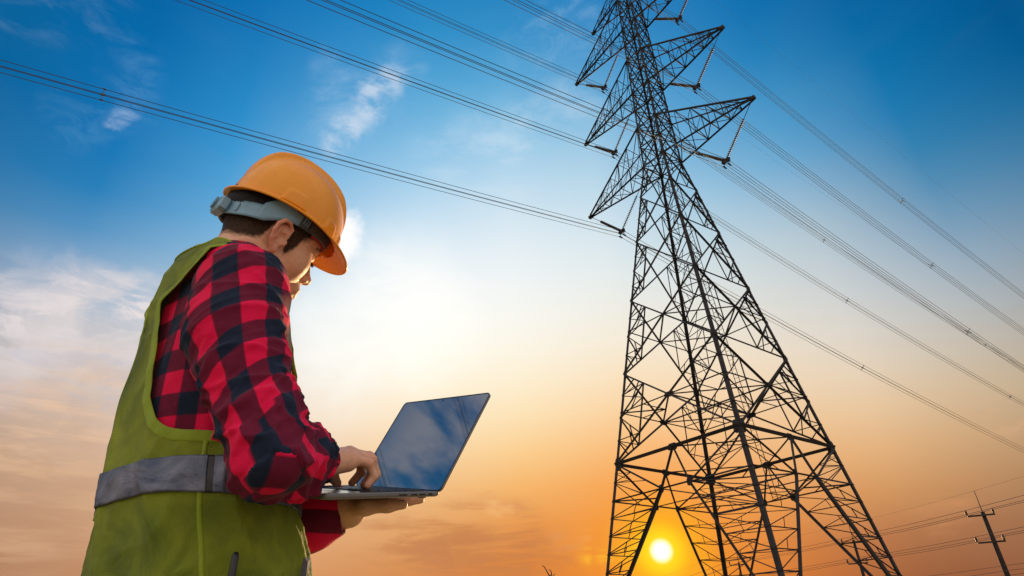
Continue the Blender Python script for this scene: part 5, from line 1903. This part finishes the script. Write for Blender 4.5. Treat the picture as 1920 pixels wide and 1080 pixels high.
V, F = slab(rr_outline(-LD, 0.004, -LW / 2, LW / 2, 0.010), [(-LT, 0.006), (-LT + 0.0015, 0.002), (-LT * 0.55, 0.0), (-0.0006, 0.0), (0.0, 0.0006)], tb_)
base_o = lpart('base', V, F, M['alu'])
V, F = slab(rr_outline(-LD + 0.006, -0.004, -LW / 2 + 0.006, LW / 2 - 0.006, 0.007), [(0.0002, 0), (0.0006, 0)], tb_)
lpart('deck', V, F, M['deck'], base_o)
# keys
kme = None
rows = [(-0.030, 14), (-0.046, 14), (-0.063, 14), (-0.080, 13), (-0.097, 12), (-0.114, 9)]
kb = lpart('keyboard', *boxv(lp(-0.073, 0, 0.0010), LPR[:, 0], LPR[:, 1], LPR[:, 2], 0.053, 0.134, 0.0003), M['black'], base_o)
for (x, n) in rows:
    wtot = 0.264
    for k in range(n):
        w = wtot / n
        y = -wtot / 2 + w * (k + 0.5)
        V = [lp(x + sx * 0.0068 * f, y + sy * (w / 2 - 0.0013) * f, z) for (z, f) in ((0.0013, 1), (0.0027, 0.93)) for (sx, sy) in ((-1, -1), (1, -1), (1, 1), (-1, 1))]
        F = [(3, 2, 1, 0), (4, 5, 6, 7)] + [(i, (i + 1) % 4, 4 + (i + 1) % 4, 4 + i) for i in range(4)]
        lpart('key', V, F, M['key'], base_o)
V, F = slab(rr_outline(-0.196, -0.128, -0.055, 0.055, 0.004), [(0.0006, 0), (0.0010, 0)], tb_)
lpart('touchpad', V, F, M['deck'], base_o)
# ports along the near edge
for (x, w, h) in ((-0.018, 0.0032, 0.0028), (-0.034, 0.0055, 0.0022), (-0.050, 0.0055, 0.0022), (-0.072, 0.0075, 0.0022)):
    V, F = boxv(lp(x, -LW / 2 + 0.0002, -LT * 0.5), LPR[:, 0], LPR[:, 1], LPR[:, 2], w, 0.0012, h * 0.6)
    lpart('port', V, F, M['black'], base_o)
for (x, y) in ((-0.02, -0.13), (-0.02, 0.13), (-0.19, -0.13), (-0.19, 0.13)):
    V, F = tube([lp(x, y, -LT + 0.0005), lp(x, y, -LT - 0.0022)], 0.007, 14)
    lpart('rubber_foot', V, F, M['black'], base_o)
V, F = tube([lp(0.004, -0.12, -0.003), lp(0.004, 0.12, -0.003)], 0.0040, 12)
lpart('hinge', V, F, M['bandd'], base_o, True)
ca2, sa2 = math.cos(LPA), math.sin(LPA)
def tl_(x, y, z):
    """lid frame: x up the lid, y across, z out of the screen towards the user"""
    return lp(0.002 + x * ca2 - z * sa2, y, x * sa2 + z * ca2)
V, F = slab(rr_outline(0.0, LH, -LW / 2, LW / 2, 0.009), [(-0.0048, 0.0035), (-0.0036, 0.0006), (-0.001, 0.0), (0.0, 0.0008)], tl_)
lid = lpart('lid', V, F, M['alu'])
V, F = slab(rr_outline(0.0015, LH - 0.0015, -LW / 2 + 0.0015, LW / 2 - 0.0015, 0.008), [(0.0001, 0), (0.0006, 0)], tl_)
lpart('bezel', V, F, M['screen'], lid)
V, F = slab(rr_outline(0.0, LH, -LW / 2, LW / 2, 0.009), [(0.0, 0.0), (0.0012, 0.0004)], tl_)
n = len(rr_outline(0, 1, 0, 1, .1))
# rubber gasket round the edge of the screen
ol = rr_outline(0.0008, LH - 0.0008, -LW / 2 + 0.0008, LW / 2 - 0.0008, 0.0085)
V, F = tube([tl_(x, y, 0.0006) for x, y in ol], 0.0011, 6, True)
lpart('gasket', V, F, M['black'], lid, True)
V, F = tube([tl_(LH - 0.006, 0, 0.0004), tl_(LH - 0.006, 0, 0.0009)], 0.0018, 12)
lpart('webcam', V, F, M['black'], lid)
